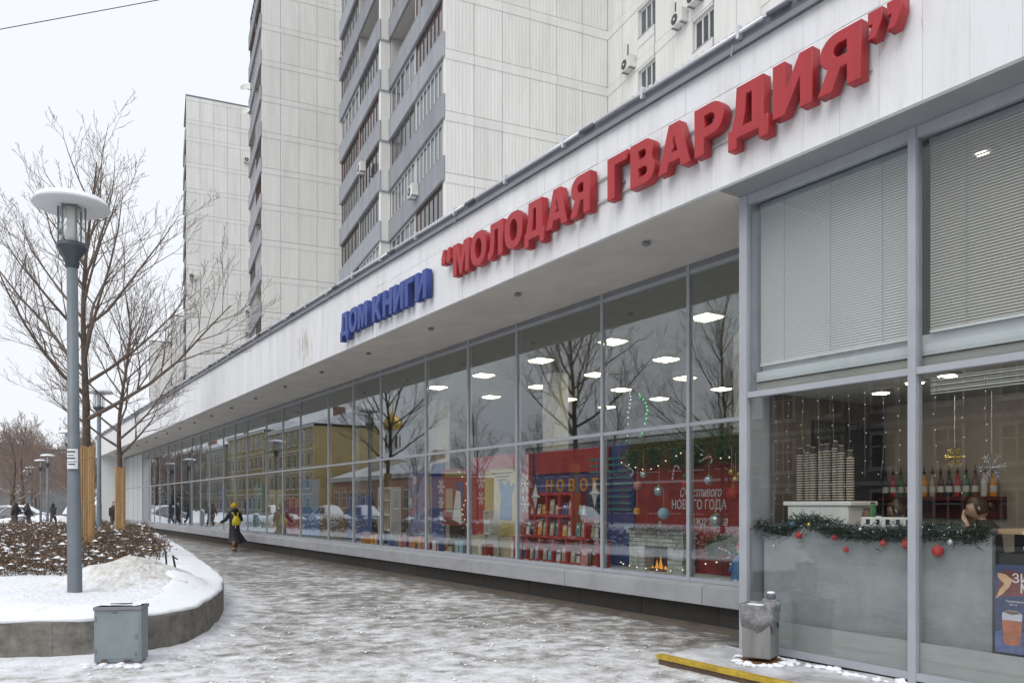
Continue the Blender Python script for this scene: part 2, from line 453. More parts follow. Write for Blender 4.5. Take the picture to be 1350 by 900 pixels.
def pavement():
    ss = []; s = -9.0
    while s < 75:
        ss.append(s); s += 0.085 if s < 16 else (0.16 if s < 30 else 0.5)
    ds = [-6 + 0.1 * i for i in range(141)]
    vs = []; fs = []; sn = []
    for s in ss:
        for D in ds:
            p = W(s, D)
            near = dist_poly(p.x, p.y, PLANTER[20:110]) if D < 7 else 9
            ins = D < 7.3 and near < 0.5 and inside(p.x, p.y, PLANTER)
            heap = max(0, 1 - near / 0.75) if not ins else 1.0
            z = 0.012 * fbm(p.x * 1.7, p.y * 1.7) + 0.006 * fn(p.x * 9, p.y * 9)
            z += heap ** 2 * (0.05 + 0.07 * max(0, fbm(p.x * 1.3, p.y * 1.3, 3)))
            z = max(-0.005, z + 0.012)
            wall = max(0, (D - 6.4) / 1.6)
            a = 0.30 * heap - 0.26 * wall ** 1.5
            front = max(0, 1 - max(0, s - 4.5) / 6.5)          # less trodden towards the near end
            a += 0.21 * front * (1 if D < 5.6 else max(0, 1 - (D - 5.6) / 1.0))
            a += 0.10 * max(0, min(1, (2.8 - D + 0.16 * max(0, s - 8)) / 3)) - 0.03
            if s > 14: a -= 0.06 * min(1, (s - 14) / 8)
            vs.append((p.x, p.y, z)); sn.append(a)
    k = len(ds)
    for i in range(len(ss) - 1):
        for j in range(k - 1):
            fs.append((i * k + j, i * k + j + 1, (i + 1) * k + j + 1, (i + 1) * k + j))
    mb = MB().raw(vs, fs); me = mb.mesh('pavement', 'pave', smooth=True, recalc=False)
    me.flip_normals() if me.polygons[0].normal.z < 0 else None
    at_ = me.attributes.new('snow', 'FLOAT', 'POINT'); at_.data.foreach_set('value', sn)
    tag(link('pavement', me), None, None, kind='structure')
pavement()

# planter: curved concrete wall, snow inside
M['planter'] = mat('planter_concrete', (0.155, 0.14, 0.12), 0.85, var=0.35, scale=7, bump=0.5, bscale=22, rgb2=(0.24, 0.225, 0.20))
def planter():
    root = empty('raised_planter', (-6.5, 9.0, 0), 0, 'low curved concrete planter wall around the snowy shrub bed', 'planter')
    off = Vector((-6.5, 9.0, 0))
    n = len(PLANTER)
    cx = sum(p[0] for p in PLANTER) / n; cy = sum(p[1] for p in PLANTER) / n
    # wall in cast sections with open joints
    pts = [Vector((x, y, 0)) for x, y in PLANTER]
    ins = []
    for i, p in enumerate(pts):
        t = (pts[(i + 1) % n] - pts[i - 1]).normalized(); nn = Vector((-t.y, t.x, 0))
        ins.append(p + nn * 0.22 if inside(*(p + nn * 0.1).xy, PLANTER) else p - nn * 0.22)
    seg = 9
    for a in range(0, n, seg):
        idx = [(a + q) % n for q in range(min(seg, n - a) + 1)]
        vs = []; fs = []
        for q, i in enumerate(idx):
            o, c = pts[i], ins[i]
            if q == 0: o = o.lerp(pts[idx[1]], 0.01); c = c.lerp(ins[idx[1]], 0.01)
            if q == len(idx) - 1: o = o.lerp(pts[idx[-2]], 0.01); c = c.lerp(ins[idx[-2]], 0.01)
            for w, z in ((o, -0.02), (o, 0.41), (o.lerp(c, 0.08), 0.43), (c, 0.43), (c, -0.02)):
                v = w - off; vs.append((v.x, v.y, z))
        for q in range(len(idx) - 1):
            for e in range(5):
                fs.append((q * 5 + e, q * 5 + (e + 1) % 5, (q + 1) * 5 + (e + 1) % 5, (q + 1) * 5 + e))
        fs.append((4, 3, 2, 1, 0)); b = (len(idx) - 1) * 5; fs.append((b, b + 1, b + 2, b + 3, b + 4))
        MB().raw(vs, fs).build('wall_section', 'planter', root)
planter()

MOUND = (-5.35, 11.3)
def bed_z(x, y):
    d = dist_poly(x, y, PLANTER)
    z = 0.45 + 0.10 * min(1, d / 0.7) ** 0.8 + 0.05 * fbm(x * 0.9, y * 0.9, 5) * min(1, d / 0.3) + 0.012 * fn(x * 6, y * 6)
    dx, dy = x - MOUND[0], y - MOUND[1]
    r = math.hypot(dx * 0.82, dy * 0.9)
    if r < 1.5:
        h = max(0, 1 - r / 1.05)
        z += 0.36 * (h * h * (3 - 2 * h)) + min(1, h * 2) * (0.085 * fbm(x * 2.6, y * 2.6, 9) + 0.03 * fn(x * 11, y * 11, 4))
    return z
def bed_mat():
    m, n, l, b = new_mat('bed_snow')
    g = n.new('ShaderNodeNewGeometry')
    b.inputs['Roughness'].default_value = 0.8
    no = n.new('ShaderNodeTexNoise'); no.inputs['Scale'].default_value = 7; no.inputs['Detail'].default_value = 8; no.inputs['Roughness'].default_value = 0.72
    l.new(g.outputs['Position'], no.inputs['Vector'])
    at_ = n.new('ShaderNodeAttribute'); at_.attribute_name = 'dirt'
    ad = n.new('ShaderNodeMath'); ad.operation = 'ADD'; l.new(no.outputs['Fac'], ad.inputs[0]); l.new(at_.outputs['Fac'], ad.inputs[1])
    cr = n.new('ShaderNodeValToRGB'); e = cr.color_ramp.elements
    e[0].position = 0.60; e[0].color = (0.82, 0.84, 0.88, 1); e[1].position = 0.98; e[1].color = (0.36, 0.32, 0.27, 1)
    q = e.new(0.78); q.color = (0.66, 0.64, 0.61, 1)
    l.new(ad.outputs[0], cr.inputs['Fac']); l.new(cr.outputs[0], b.inputs['Base Color'])
    bp = n.new('ShaderNodeBump'); bp.inputs['Strength'].default_value = 0.8; bp.inputs['Distance'].default_value = 0.05
    n2 = n.new('ShaderNodeTexNoise'); n2.inputs['Scale'].default_value = 16; n2.inputs['Detail'].default_value = 5; l.new(g.outputs['Position'], n2.inputs['Vector'])
    l.new(n2.outputs['Fac'], bp.inputs['Height']); l.new(bp.outputs[0], b.inputs['Normal'])
    return m
M['bed'] = bed_mat()
def snow_bed():
    step = 0.11; vs = {}; V = []; F = []; dirt = []
    def vid(i, j, x, y):
        if (i, j) not in vs:
            vs[(i, j)] = len(V)
            V.append((x, y, bed_z(x, y)))
            r = math.hypot(x - MOUND[0], y - MOUND[1])
            dirt.append(0.33 * max(0, 1 - r / 1.25) ** 0.5 + 0.0)
        return vs[(i, j)]
    # near region fine, far region coarse
    for (x0, x1, y0, y1, st) in ((-11.3, -3.5, 8.2, 16.0, 0.10), (-32, -3.5, 8.2, 38, 0.22)):
        vs.clear()
        ni = int((x1 - x0) / st); nj = int((y1 - y0) / st)
        for i in range(ni):
            for j in range(nj):
                x, y = x0 + i * st, y0 + j * st
                if st > 0.2 and x + st < -3.5 and (x >= -11.3 - 0.1 and y + st <= 16.0): continue
                if not all(inside(x + a * st, y + b_ * st, PLANTER) for a in (0, 1) for b_ in (0, 1)): continue
                F.append(tuple(vid(a, b_, x0 + a * st, y0 + b_ * st) for a, b_ in ((i, j), (i + 1, j), (i + 1, j + 1), (i, j + 1))))
    me = bpy.data.meshes.new('snow_cover'); me.from_pydata(V, [], F); me.materials.append(M['bed'])
    for p in me.polygons: p.use_smooth = True
    a = me.attributes.new('dirt', 'FLOAT', 'POINT'); a.data.foreach_set('value', dirt)
    tag(link('snow_cover', me), 'white snow filling the raised planter with a dirty heaped mound', 'snow', kind='stuff')
    # rounded snow lip over the concrete edge
    mb = MB(); pts = PLANTER[14:106]
    P = [Vector((x, y, 0)) for x, y in pts]
    rings = []
    for i, p in enumerate(P):
        t = (P[min(i + 1, len(P) - 1)] - P[max(i - 1, 0)]).normalized(); nn = Vector((-t.y, t.x, 0))
        if not inside(*(p + nn * 0.1).xy, PLANTER): nn = -nn
        o = 0.01 + 0.035 * fn(p.x * 2.5, p.y * 2.5, 2) + 0.02 * fn(p.x * 8, p.y * 8, 2)
        ring = [(p + nn * (o + 0.03))[:2] + (0.40,), (p + nn * (o - 0.012))[:2] + (0.436,)]
        for k in (0.01, 0.05, 0.12, 0.22, 0.36, 0.55, 0.75):
            w = p + nn * (k + o * (1 - k)); ring.append((w.x, w.y, bed_z(w.x, w.y) + (0.006 if k < 0.7 else -0.02)))
        w = p + nn * 0.75; ring.append((w.x, w.y, 0.30))
        rings.append(ring)
    lip = loft(rings).build('snow_lip', 'snow', smooth=True)
    tag(lip, 'rounded lip of snow lying along the planter wall top', 'snow', kind='stuff')
snow_bed()

# low shrubs in the bed
M['shrub'] = mat('dry_shrub_leaves', (0.135, 0.075, 0.045), 0.8, island=0.55, rgb2=(0.23, 0.15, 0.085), var=0.3, scale=1.2)
M['twig'] = mat('twig', (0.10, 0.075, 0.06), 0.9, island=0.3)
def shrubs():
    lv, lf, tv, tf, sv, sf = [], [], [], [], [], []
    r = random.Random(5); cnt = 0; tries = 0
    while cnt < 4700 and tries < 90000:
        tries += 1
        y = 11.2 + 25 * (r.random() ** 1.7); x = -0.70 * y + r.uniform(-1.0, 0.30 * y)
        if not inside(x, y, PLANTER): continue
        d = dist_poly(x, y, PLANTER)
        if d < (0.7 if y > 13 else 1.15): continue
        front = 12.0 + 0.9 * fn(x * 0.7, 3) + max(0, (x + 7.2)) * 0.9
        if y < front: continue
        if math.hypot((x - MOUND[0]), (y - MOUND[1])) < 1.3: continue
        if fbm(x * 0.55, y * 0.55, 8) < -0.42 + (0.22 if x > -7.0 - (y - 14) * 0.5 else 0): continue
        cnt += 1
        far = min(1, (y - 11) / 16)
        h = (r.uniform(0.22, 0.58) + 0.16 * fn(x * 1.1, y * 1.1, 12)) * (1 if x < -6.5 else 0.85); z0 = bed_z(x, y) if y < 17 else 0.54
        lean = Vector((r.uniform(-0.7, 0.7), r.uniform(-0.7, 0.7), 1)).normalized()
        tip = Vector((x, y, z0 - 0.05)) + lean * h; b = Vector((x, y, z0 - 0.05))
        w = 0.006 + 0.005 * far
        for q in range(3):
            t0 = b if q == 0 else b.lerp(tip, r.uniform(0.3, 0.7)); t1 = tip if q == 0 else t0 + Vector((r.uniform(-0.5, 0.5), r.uniform(-0.5, 0.5), 0.8)) * h * r.uniform(0.35, 0.6)
            o = len(tv)
            for p, ww in ((t0, w * (1 if q == 0 else 0.7)), (t1, w * 0.4)):
                tv += [(p.x - ww, p.y, p.z), (p.x + ww, p.y, p.z), (p.x, p.y + ww, p.z)]
            tf += [(o, o + 1, o + 4, o + 3), (o + 1, o + 2, o + 5, o + 4), (o + 2, o, o + 3, o + 5)]
        for q in range(10 if far < 0.5 else 7):
            t = r.uniform(0.35, 1.0); c = b.lerp(tip, t) + Vector((r.gauss(0, 0.05), r.gauss(0, 0.05), r.gauss(0, 0.02)))
            L = r.uniform(0.022, 0.05) * (1 + 0.9 * far); u = Vector((r.uniform(-1, 1), r.uniform(-1, 1), r.uniform(-0.6, 0.8))).normalized(); v = u.orthogonal().normalized()
            v = (Matrix.Rotation(r.uniform(0, 6), 3, u) @ v) * L * 0.42
            o = len(lv); lv += [tuple(c), tuple(c + u * L * 0.5 + v), tuple(c + u * L), tuple(c + u * L * 0.5 - v)]; lf.append((o, o + 1, o + 2, o + 3))
        if r.random() < 0.72:
            c = b.lerp(tip, r.uniform(0.15, 0.95)) + Vector((r.gauss(0, 0.03), r.gauss(0, 0.03), 0)); q = r.uniform(0.015, 0.06) * (1 + 0.2 * far)
            o = len(sv); sv += [(c.x - q, c.y - q * 0.7, c.z), (c.x + q, c.y - q * 0.8, c.z), (c.x + q * 0.8, c.y + q, c.z), (c.x - q * 0.8, c.y + q, c.z), (c.x, c.y, c.z + q * 0.7)]
            sf += [(o, o + 1, o + 4), (o + 1, o + 2, o + 4), (o + 2, o + 3, o + 4), (o + 3, o, o + 4), (o + 3, o + 2, o + 1, o)]
    root = empty('low_shrubs', (-8, 14, 0.5), 0, 'low dry brown shrubs dusted with snow filling the planter bed', 'shrubs'); root['kind'] = 'stuff'
    off = Vector((-8, 14, 0.5))
    for nm, v, f, m in (('leaves', lv, lf, 'shrub'), ('stems', tv, tf, 'twig'), ('snow_tufts', sv, sf, 'snow')):
        MB().raw([tuple(Vector(p) - off) for p in v], f).build(nm, m, root, recalc=False)['kind'] = 'stuff'
shrubs()

# ------------------------------------------------------------------ the shop building
BS0, BD0 = 6.0, 8.04
FX = lambda s, D, z: (-(s - BS0), D - BD0, z)
shop = empty('bookshop_building', W(BS0, BD0), TH, 'long white low bookshop building with a glazed front and cafe end', 'building')
def part(name, m, boxes, parent=None, **k):
    mb = MB(FX)
    for b in boxes: mb.box(*b)
    return mb.build(name, m, parent or shop, **k)
ZS, ZT = 4.94, 6.235                      # soffit, top of the white fascia
DF, DG, DC = 6.354, 8.04, 6.78           # fascia face, shop glass, cafe glass
# fascia of narrow slabs
fas = part('fascia', 'fascia_back', [(-7, 63, DF + 0.05, DF + 0.35, ZS + 0.012, ZT)])
sw = 0.376; s = 63.0 - 0.01
cache = {}
def slab(s0, z0, z1, dd=0.0):
    key = (round(z0, 3), round(z1, 3))
    if key not in cache:
        cache[key] = MB().box(-sw + 0.0025, 0, 0, 0.055, z0, z1).mesh('panel', 'fascia')
    link('panel', cache[key], fas, (-(s0 - BS0), DF - BD0 + dd, 0))
while s > -6.9:
    j = R.uniform(-0.0025, 0.0025)
    if s < 14.5:
        zc = 5.90
        slab(s - sw, ZS, zc - 0.005, j); slab(s - sw, zc, ZT - 0.003, R.uniform(-0.0025, 0.0025))
    else: slab(s - sw, ZS, ZT - 0.003, j)
    s -= sw
# note: slab origin is its left (far) edge, local x runs to the right
# coping, rail, brackets, snow
part('coping', 'coping', [(-7, 63.05, DF - 0.05, DF + 0.5, ZT, ZT + 0.12)])
part('drip_edge', 'alu_dark', [(-7, 63.05, DF - 0.065, DF - 0.0505, ZT - 0.015, ZT + 0.04)])
part('snow_on_coping', 'snow', [(-7, 63, DF + 0.14, DF + 0.5, ZT + 0.121, ZT + 0.15)])
for k in range(24):
    a = -6.5 + k * 2.9
    MB(FX).tube([(a, DF - 0.085, ZT + 0.125), (a + 2.55, DF - 0.085, ZT + 0.125)], 0.019, 8).build('rail_tube', 'steel', shop, smooth=True)
    MB(FX).tube([(a + 2.6, DF - 0.085, ZT + 0.125), (a + 2.85, DF - 0.085, ZT + 0.125)], 0.026, 8).build('rail_sleeve', 'coping', shop, smooth=True)
    MB(FX).box(a - 0.05, a + 2.82, DF - 0.03, DF + 0.06, ZT + 0.121, ZT + 0.185).build('cable_tray', 'alu_dark', shop)
    tt = MB(FX)
    for q in range(28): tt.box(a + 0.1 * q, a + 0.1 * q + 0.05, DF - 0.045, DF - 0.031, ZT + 0.15, ZT + 0.20)
    tt.build('tray_teeth', 'steel', shop)['kind'] = 'stuff'
    for b in (0.3, 1.7): MB(FX).box(a + b - 0.018, a + b + 0.018, DF - 0.112, DF - 0.051, ZT + 0.06, ZT + 0.19).build('rail_bracket', 'steel', shop)
for k in range(20):        # cable stubs below the coping
    if k % 3 == 0: MB(FX).tube([(5.5 + k * 1.9, DF - 0.06, ZT + 0.05), (5.5 + k * 1.9, DF - 0.09, ZT - 0.07)], 0.012, 5).build('cable_stub', 'alu_dark', shop)
# soffits
part('soffit', 'soffit', [(5.80, 61.5, DF + 0.056, 8.20, ZS, ZS + 0.08)])
for a in (-6.9, -3.3, 0.3, 2.55): part('cafe_soffit', 'soffit_metal', [(a + 0.006, min({-6.9: -3.3, -3.3: 0.3, 0.3: 2.55, 2.55: 5.78}[a], 5.78) - 0.006, DF + 0.056, 7.1, ZS, ZS + 0.08)])
dl = MB().lathe([(0.035, 0.0), (0.045, -0.02), (0.055, -0.03), (0.058, -0.04), (0.045, -0.05)], 14).mesh('downlight', 'alu_dark')
for k in range(19): link('downlight', dl, shop, FX(7.4 + 2.9 * k, 6.88, ZS))
# roof and core (keeps the inside dark)
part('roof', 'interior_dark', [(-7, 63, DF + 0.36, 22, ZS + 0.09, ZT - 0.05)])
part('roof_snow', 'snow', [(-7, 63, DF + 0.51, 22, ZT - 0.045, ZT + 0.06)])
# shop interior
part('ceiling', 'ceiling', [(5.86, 61.4, 8.22, 19.9, ZS - 0.10, ZS - 0.02)])
part('floor', 'floor_in', [(5.86, 61.4, 8.22, 19.9, 0.50, 0.58)])
part('back_wall', 'interior_wall', [(5.86, 61.4, 20, 20.2, 0, ZS)])
part('partition', 'interior_wall', [(5.72, 5.84, 8.0, 20, 0.0, ZS - 0.001)])
part('end_wall', 'white_wall', [(61.5, 62.6, DF + 0.02, 20.2, 0, ZS - 0.004)])
for k in range(8): part('column', 'white_wall', [(9.5 + 6 * k, 9.95 + 6 * k, 11.4, 11.85, 0.581, ZS - 0.101)])
# store front
MUL = sorted([7.8 + 6 * k for k in range(9)] + [9.64 + 6 * k for k in range(9)] + [12.05 + 6 * k for k in range(9)] + [5.99])
MUL = [m for m in MUL if m < 61.2] + [61.42]
OPAQUE = 53.6
HEAD = 4.80; TR = 2.75; BOT = 0.66
for s_ in MUL:
    part('mullion', 'alu', [(s_ - 0.026, s_ + 0.026, DG - 0.022, DG + 0.07, 0.602, ZS - 0.002)])
pane_cache = {}
def pane(s0, s1, z0, z1, D, m='glass', name='glass_pane'):
    w = s1 - s0
    key = (round(w, 3), round(z1 - z0, 3), m)
    if key not in pane_cache:
        pane_cache[key] = MB().box(-w / 2, w / 2, 0, 0.012, 0, z1 - z0).mesh(name, m)
    return link(name, pane_cache[key], shop, FX((s0 + s1) / 2, D, z0), rot=(0, 0, rad(R.uniform(-0.12, 0.12))))
for a, b in zip(MUL[:-1], MUL[1:]):
    a2, b2 = a + 0.031, b - 0.031
    part('head_panel', 'alu_dark', [(a2, b2, DG - 0.01, DG + 0.08, HEAD + 0.056, ZS - 0.003)])
    part('head_rail', 'alu', [(a2, b2, DG - 0.018, DG + 0.06, HEAD, HEAD + 0.055)])
    part('transom', 'alu', [(a2, b2, DG - 0.018, DG + 0.06, TR - 0.026, TR + 0.026)])
    part('bottom_rail', 'alu', [(a2, b2, DG - 0.018, DG + 0.06, 0.604, BOT)])
    if a > OPAQUE - 0.5:
        part('infill_panel', 'panel_white', [(a2, b2, DG - 0.01, DG + 0.03, TR + 0.031, HEAD - 0.001)])
        part('infill_panel', 'panel_white', [(a2, b2, DG - 0.01, DG + 0.03, BOT + 0.001, TR - 0.031)])
    else:
        pane(a2 - 0.005, b2 + 0.005, TR + 0.02, HEAD + 0.01, DG)
        pane(a2 - 0.005, b2 + 0.005, BOT - 0.01, TR - 0.02, DG)
s_ = 4.40 + 1.49; 
a = 5.80; joints = [a] + [7.39 + 3.0 * k for k in range(18)] + [61.48]
for a, b in zip(joints[:-1], joints[1:]):
    mb = MB(FX); a2, b2 = a + 0.006, b - 0.006
    mb.prism([(7.86, 0.335), (7.86, 0.565), (DG - 0.06, 0.60), (8.25, 0.60), (8.25, 0.335)], a2, b2, 'x')
    mb.build('sill_panel', 'sill', shop)
for k in range(38):
    a = 5.80 + 1.47 * k
    part('plinth_slab', 'granite', [(a, min(a + 1.462, 61.4), 8.03 + R.uniform(0, 0.006), 8.2, -0.02, 0.3345)])
part('plinth_footing', mat('footing', (0.12, 0.10, 0.082), 0.7, var=0.3, scale=5, bump=0.3), [(6.15, 61.4, 7.74, 8.03, -0.02, 0.055)])
# shop ceiling lights
lp = MB().box(-0.19, 0.19, -0.19, 0.19, -0.02, 0.0).mesh('diffuser', 'lamp_panel')
lf = MB().box(-0.23, 0.23, -0.23, 0.23, -0.012, 0.012).mesh('frame', 'white_wall')
lv_ = MB()
for q in range(5): lv_.box(-0.19, 0.19, -0.155 + 0.072 * q, -0.14 + 0.072 * q, -0.03, 0)
lv_ = lv_.mesh('louvre', 'alu')
for i in range(6):
    for j in range(4):
        o = at('ceiling_light', 7.0 + 2.4 * i + 0.8 * (j % 2), 10.1 + 2.2 * j, ZS - 0.125, 'square ceiling light panel shining inside the bookshop', 'ceiling light', 'lit ceiling panels in the bookshop')
        link('frame', lf, o, (0, 0, 0.0)); link('diffuser', lp, o, (0, 0, -0.008)); link('louvre', lv_, o, (0, 0, -0.03))

# ------------------------------------------------------------------ cafe end
CM = [5.75, 3.89, 2.03, 0.17, -1.69, -3.55]
CTR = 2.815
for i, s_ in enumerate(CM):
    h = 0.05 if i == 0 else 0.036
    part('mullion', 'alu', [(s_ - h, s_ + h, DC - 0.045, DC + 0.06, 0.09, ZS - 0.002)])
for a, b in zip(CM[1:], CM[:-1]):
    h1 = 0.038; h2 = 0.051 if b == 5.75 else 0.038
    a2, b2 = a + h1, b - h2
    part('head_rail', 'alu', [(a2, b2, DC - 0.035, DC + 0.05, 4.845, ZS - 0.003)])
    part('transom', 'alu', [(a2, b2, DC - 0.04, DC + 0.05, CTR - 0.03, CTR + 0.03)])
    part('bottom_rail', 'alu', [(a2, b2, DC - 0.04, DC + 0.05, 0.12, 0.185)])
    pane(a2 - 0.005, b2 + 0.005, CTR + 0.025, 4.85, DC, 'cglass')
    pane(a2 - 0.005, b2 + 0.005, 0.18, CTR - 0.025, DC, 'cglass')
    part('frosted_film', 'film', [(a2, b2, DC + 0.016, DC + 0.02, 0.186, 0.45)])
part('cafe_return_wall', 'alu', [(5.71, 5.79, DC + 0.072, 7.98, 0.02, ZS - 0.004)])
M['cafe_wall'] = mat('cafe_wall', (0.50, 0.43, 0.35), 0.85, var=0.12, scale=1.2)
part('cafe_back_wall', 'cafe_wall', [(-7, 5.71, 9.2, 9.3, 0.15, 2.85)])
part('cafe_floor', 'floor_in', [(-7, 5.70, 6.87, 9.19, 0.05, 0.15)])
part('cafe_ceiling', 'interior_wall', [(-7, 5.70, 6.90, 9.3, 2.851, 2.95)])
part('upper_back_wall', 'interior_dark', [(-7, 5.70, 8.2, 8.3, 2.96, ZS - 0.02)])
part('wall_ledge', 'panel_white', [(-7, 5.68, 6.87, 7.02, 2.96, 3.06)])
M['blind'] = mat('blind_slat', (0.66, 0.675, 0.665), 0.5)
M['blind2'] = mat('blind_slat_open', (0.50, 0.47, 0.42), 0.5)
def blind(s0, s1, z0, z1, tilt, m, label, pitch=0.026):
    root = at('window_blind', (s0 + s1) / 2, 6.93, z0, label, 'blind')
    w = (s1 - s0) / 2; mb = MB(); z = 0.04; n = 0
    while z < z1 - z0 - 0.05:
        dy, dz = 0.0155 * math.cos(tilt), 0.0155 * math.sin(tilt)
        mb.raw([(-w, -dy, z - dz), (w, -dy, z - dz), (w, -dy * 0.0, z + 0.003), (-w, 0, z + 0.003), (w, dy, z + dz), (-w, dy, z + dz)], [(0, 1, 2, 3), (3, 2, 4, 5)])
        z += pitch; n += 1
    o = mb.build('slats', m, root, recalc=False); o['kind'] = 'stuff'
    MB().box(-w, w, -0.02, 0.02, z1 - z0 - 0.05, z1 - z0).build('head_rail', 'alu', root)
    MB().box(-w, w, -0.012, 0.012, 0, 0.022).build('bottom_bar', 'blind', root)
    for t in (-0.55, 0.0, 0.55):
        MB().tube([(t * w * 1.15, -0.022, 0.02), (t * w * 1.15, -0.022, z1 - z0 - 0.05)], 0.0022, 4).build('cord', 'alu_dark', root)
blind(3.95, 5.67, 3.13, 4.86, rad(62), 'blind', 'pale closed slatted blind in the upper cafe window by the corner post')
blind(2.09, 3.83, 3.16, 4.86, rad(59), 'blind2', 'brownish half open slatted blind with a ceiling lamp behind')
blind(0.23, 1.97, 3.16, 4.86, rad(40), 'blind2', 'half open slatted blind farthest from the corner post')
part('upper_parapet_panel', 'panel_white', [(-3.5, 5.68, 6.97, 7.0, 3.06, 3.16)])
# upper cafe lamp seen through the slats
o = at('recessed_lamp', 3.55, 7.25, 4.72, 'small round recessed lamp glowing behind the brownish blind', 'lamp')
MB().lathe([(0.07, 0.02), (0.075, 0.0), (0.055, -0.005)], 16).build('rim', 'white_wall', o)
MB().lathe([(0.045, -0.02), (0.05, -0.006)], 16).build('bulb', emis('warm_lamp', (1, 0.88, 0.65), 14), o)
M['platform'] = mat('platform_concrete', (0.36, 0.355, 0.35), 0.7, rgb2=(0.74, 0.75, 0.78), var=0.35, scale=2.6, bump=0.3, bscale=15)
M['yellow'] = mat('yellow_paint', (0.45, 0.31, 0.03), 0.7, var=0.45, scale=7)
pf = at('entrance_platform', 4.0, 6.3, 0, 'low slush covered step along the cafe front with a yellow edge', 'step')
PX = lambda s, D, z: (-(s - 4.0), D - 6.3, z)
def plat():
    vs = []; fs = []; ni, nj = 90, 18
    for i in range(ni + 1):
        for j in range(nj + 1):
            s = 6.02 - i * 0.12; D = 5.84 + j * (6.76 - 5.84) / nj
            e = max(0, 1 - j / 5) * 0.3 + max(0, 1 - i / 6) * 0.5
            z = 0.10 + 0.010 * fbm(s * 2.2, D * 2.2, 1) + 0.02 * e * max(0, fbm(s * 1.5, D * 3, 4) + 0.5)
            vs.append((s, D, z))
    for i in range(ni):
        for j in range(nj): fs.append((i * (nj + 1) + j, (i + 1) * (nj + 1) + j, (i + 1) * (nj + 1) + j + 1, i * (nj + 1) + j + 1))
    MB(PX).raw(vs, fs).build('slush_top', 'platform', pf, smooth=True)
plat()
MB(PX).box(-5, 6.02, 5.85, 6.76, -0.03, 0.085).build('slab', 'planter', pf)
MB(PX).box(-5, 6.05, 5.76, 5.85, 0.065, 0.112).build('edge_strip', 'yellow', pf, bevel=0.006)
MB(PX).box(-5, 6.03, 5.78, 5.848, -0.03, 0.064).build('riser', mat('riser', (0.10, 0.065, 0.045), 0.8, var=0.3), pf)
lumpm = MB()
for q in range(60):
    s_ = 5.6 - q * 0.06; D = 6.60 + R.uniform(-0.06, 0.08); r_ = R.uniform(0.012, 0.04)
    p = PX(s_ + R.uniform(-0.03, 0.03), D, 0.105); lumpm.lump(p, r_, (1.5, 1.1, 0.7))
o = lumpm.build('snow_lumps', 'snow', pf, smooth=True); o['kind'] = 'stuff'

# ------------------------------------------------------------------ roof lettering
M['red'] = mat('red_letter', (0.35, 0.021, 0.027), 0.45, var=0.2, scale=2.5, streak=True)
M['blue'] = mat('blue_letter', (0.032, 0.06, 0.25), 0.45, var=0.2, scale=2.5, streak=True)
def arc(cx, cy, rx, ry, a0, a1, n=10):
    return [(cx + rx * math.cos(rad(a0 + (a1 - a0) * i / n)), cy + ry * math.sin(rad(a0 + (a1 - a0) * i / n))) for i in range(n + 1)]
def sup(cx, cy, rx, ry, n=36, e=0.86):
    o = []
    for i in range(n):
        a = 2 * math.pi * i / n; c, s_ = math.cos(a), math.sin(a)
        o.append((cx + rx * math.copysign(abs(c) ** e, c), cy + ry * math.copysign(abs(s_) ** e, s_)))
    return o
_q = [(0, 1.02), (0.19, 1.02), (0.19, 0.82), (0.11, 0.56), (0.0, 0.56), (0.06, 0.80), (0, 0.80)]
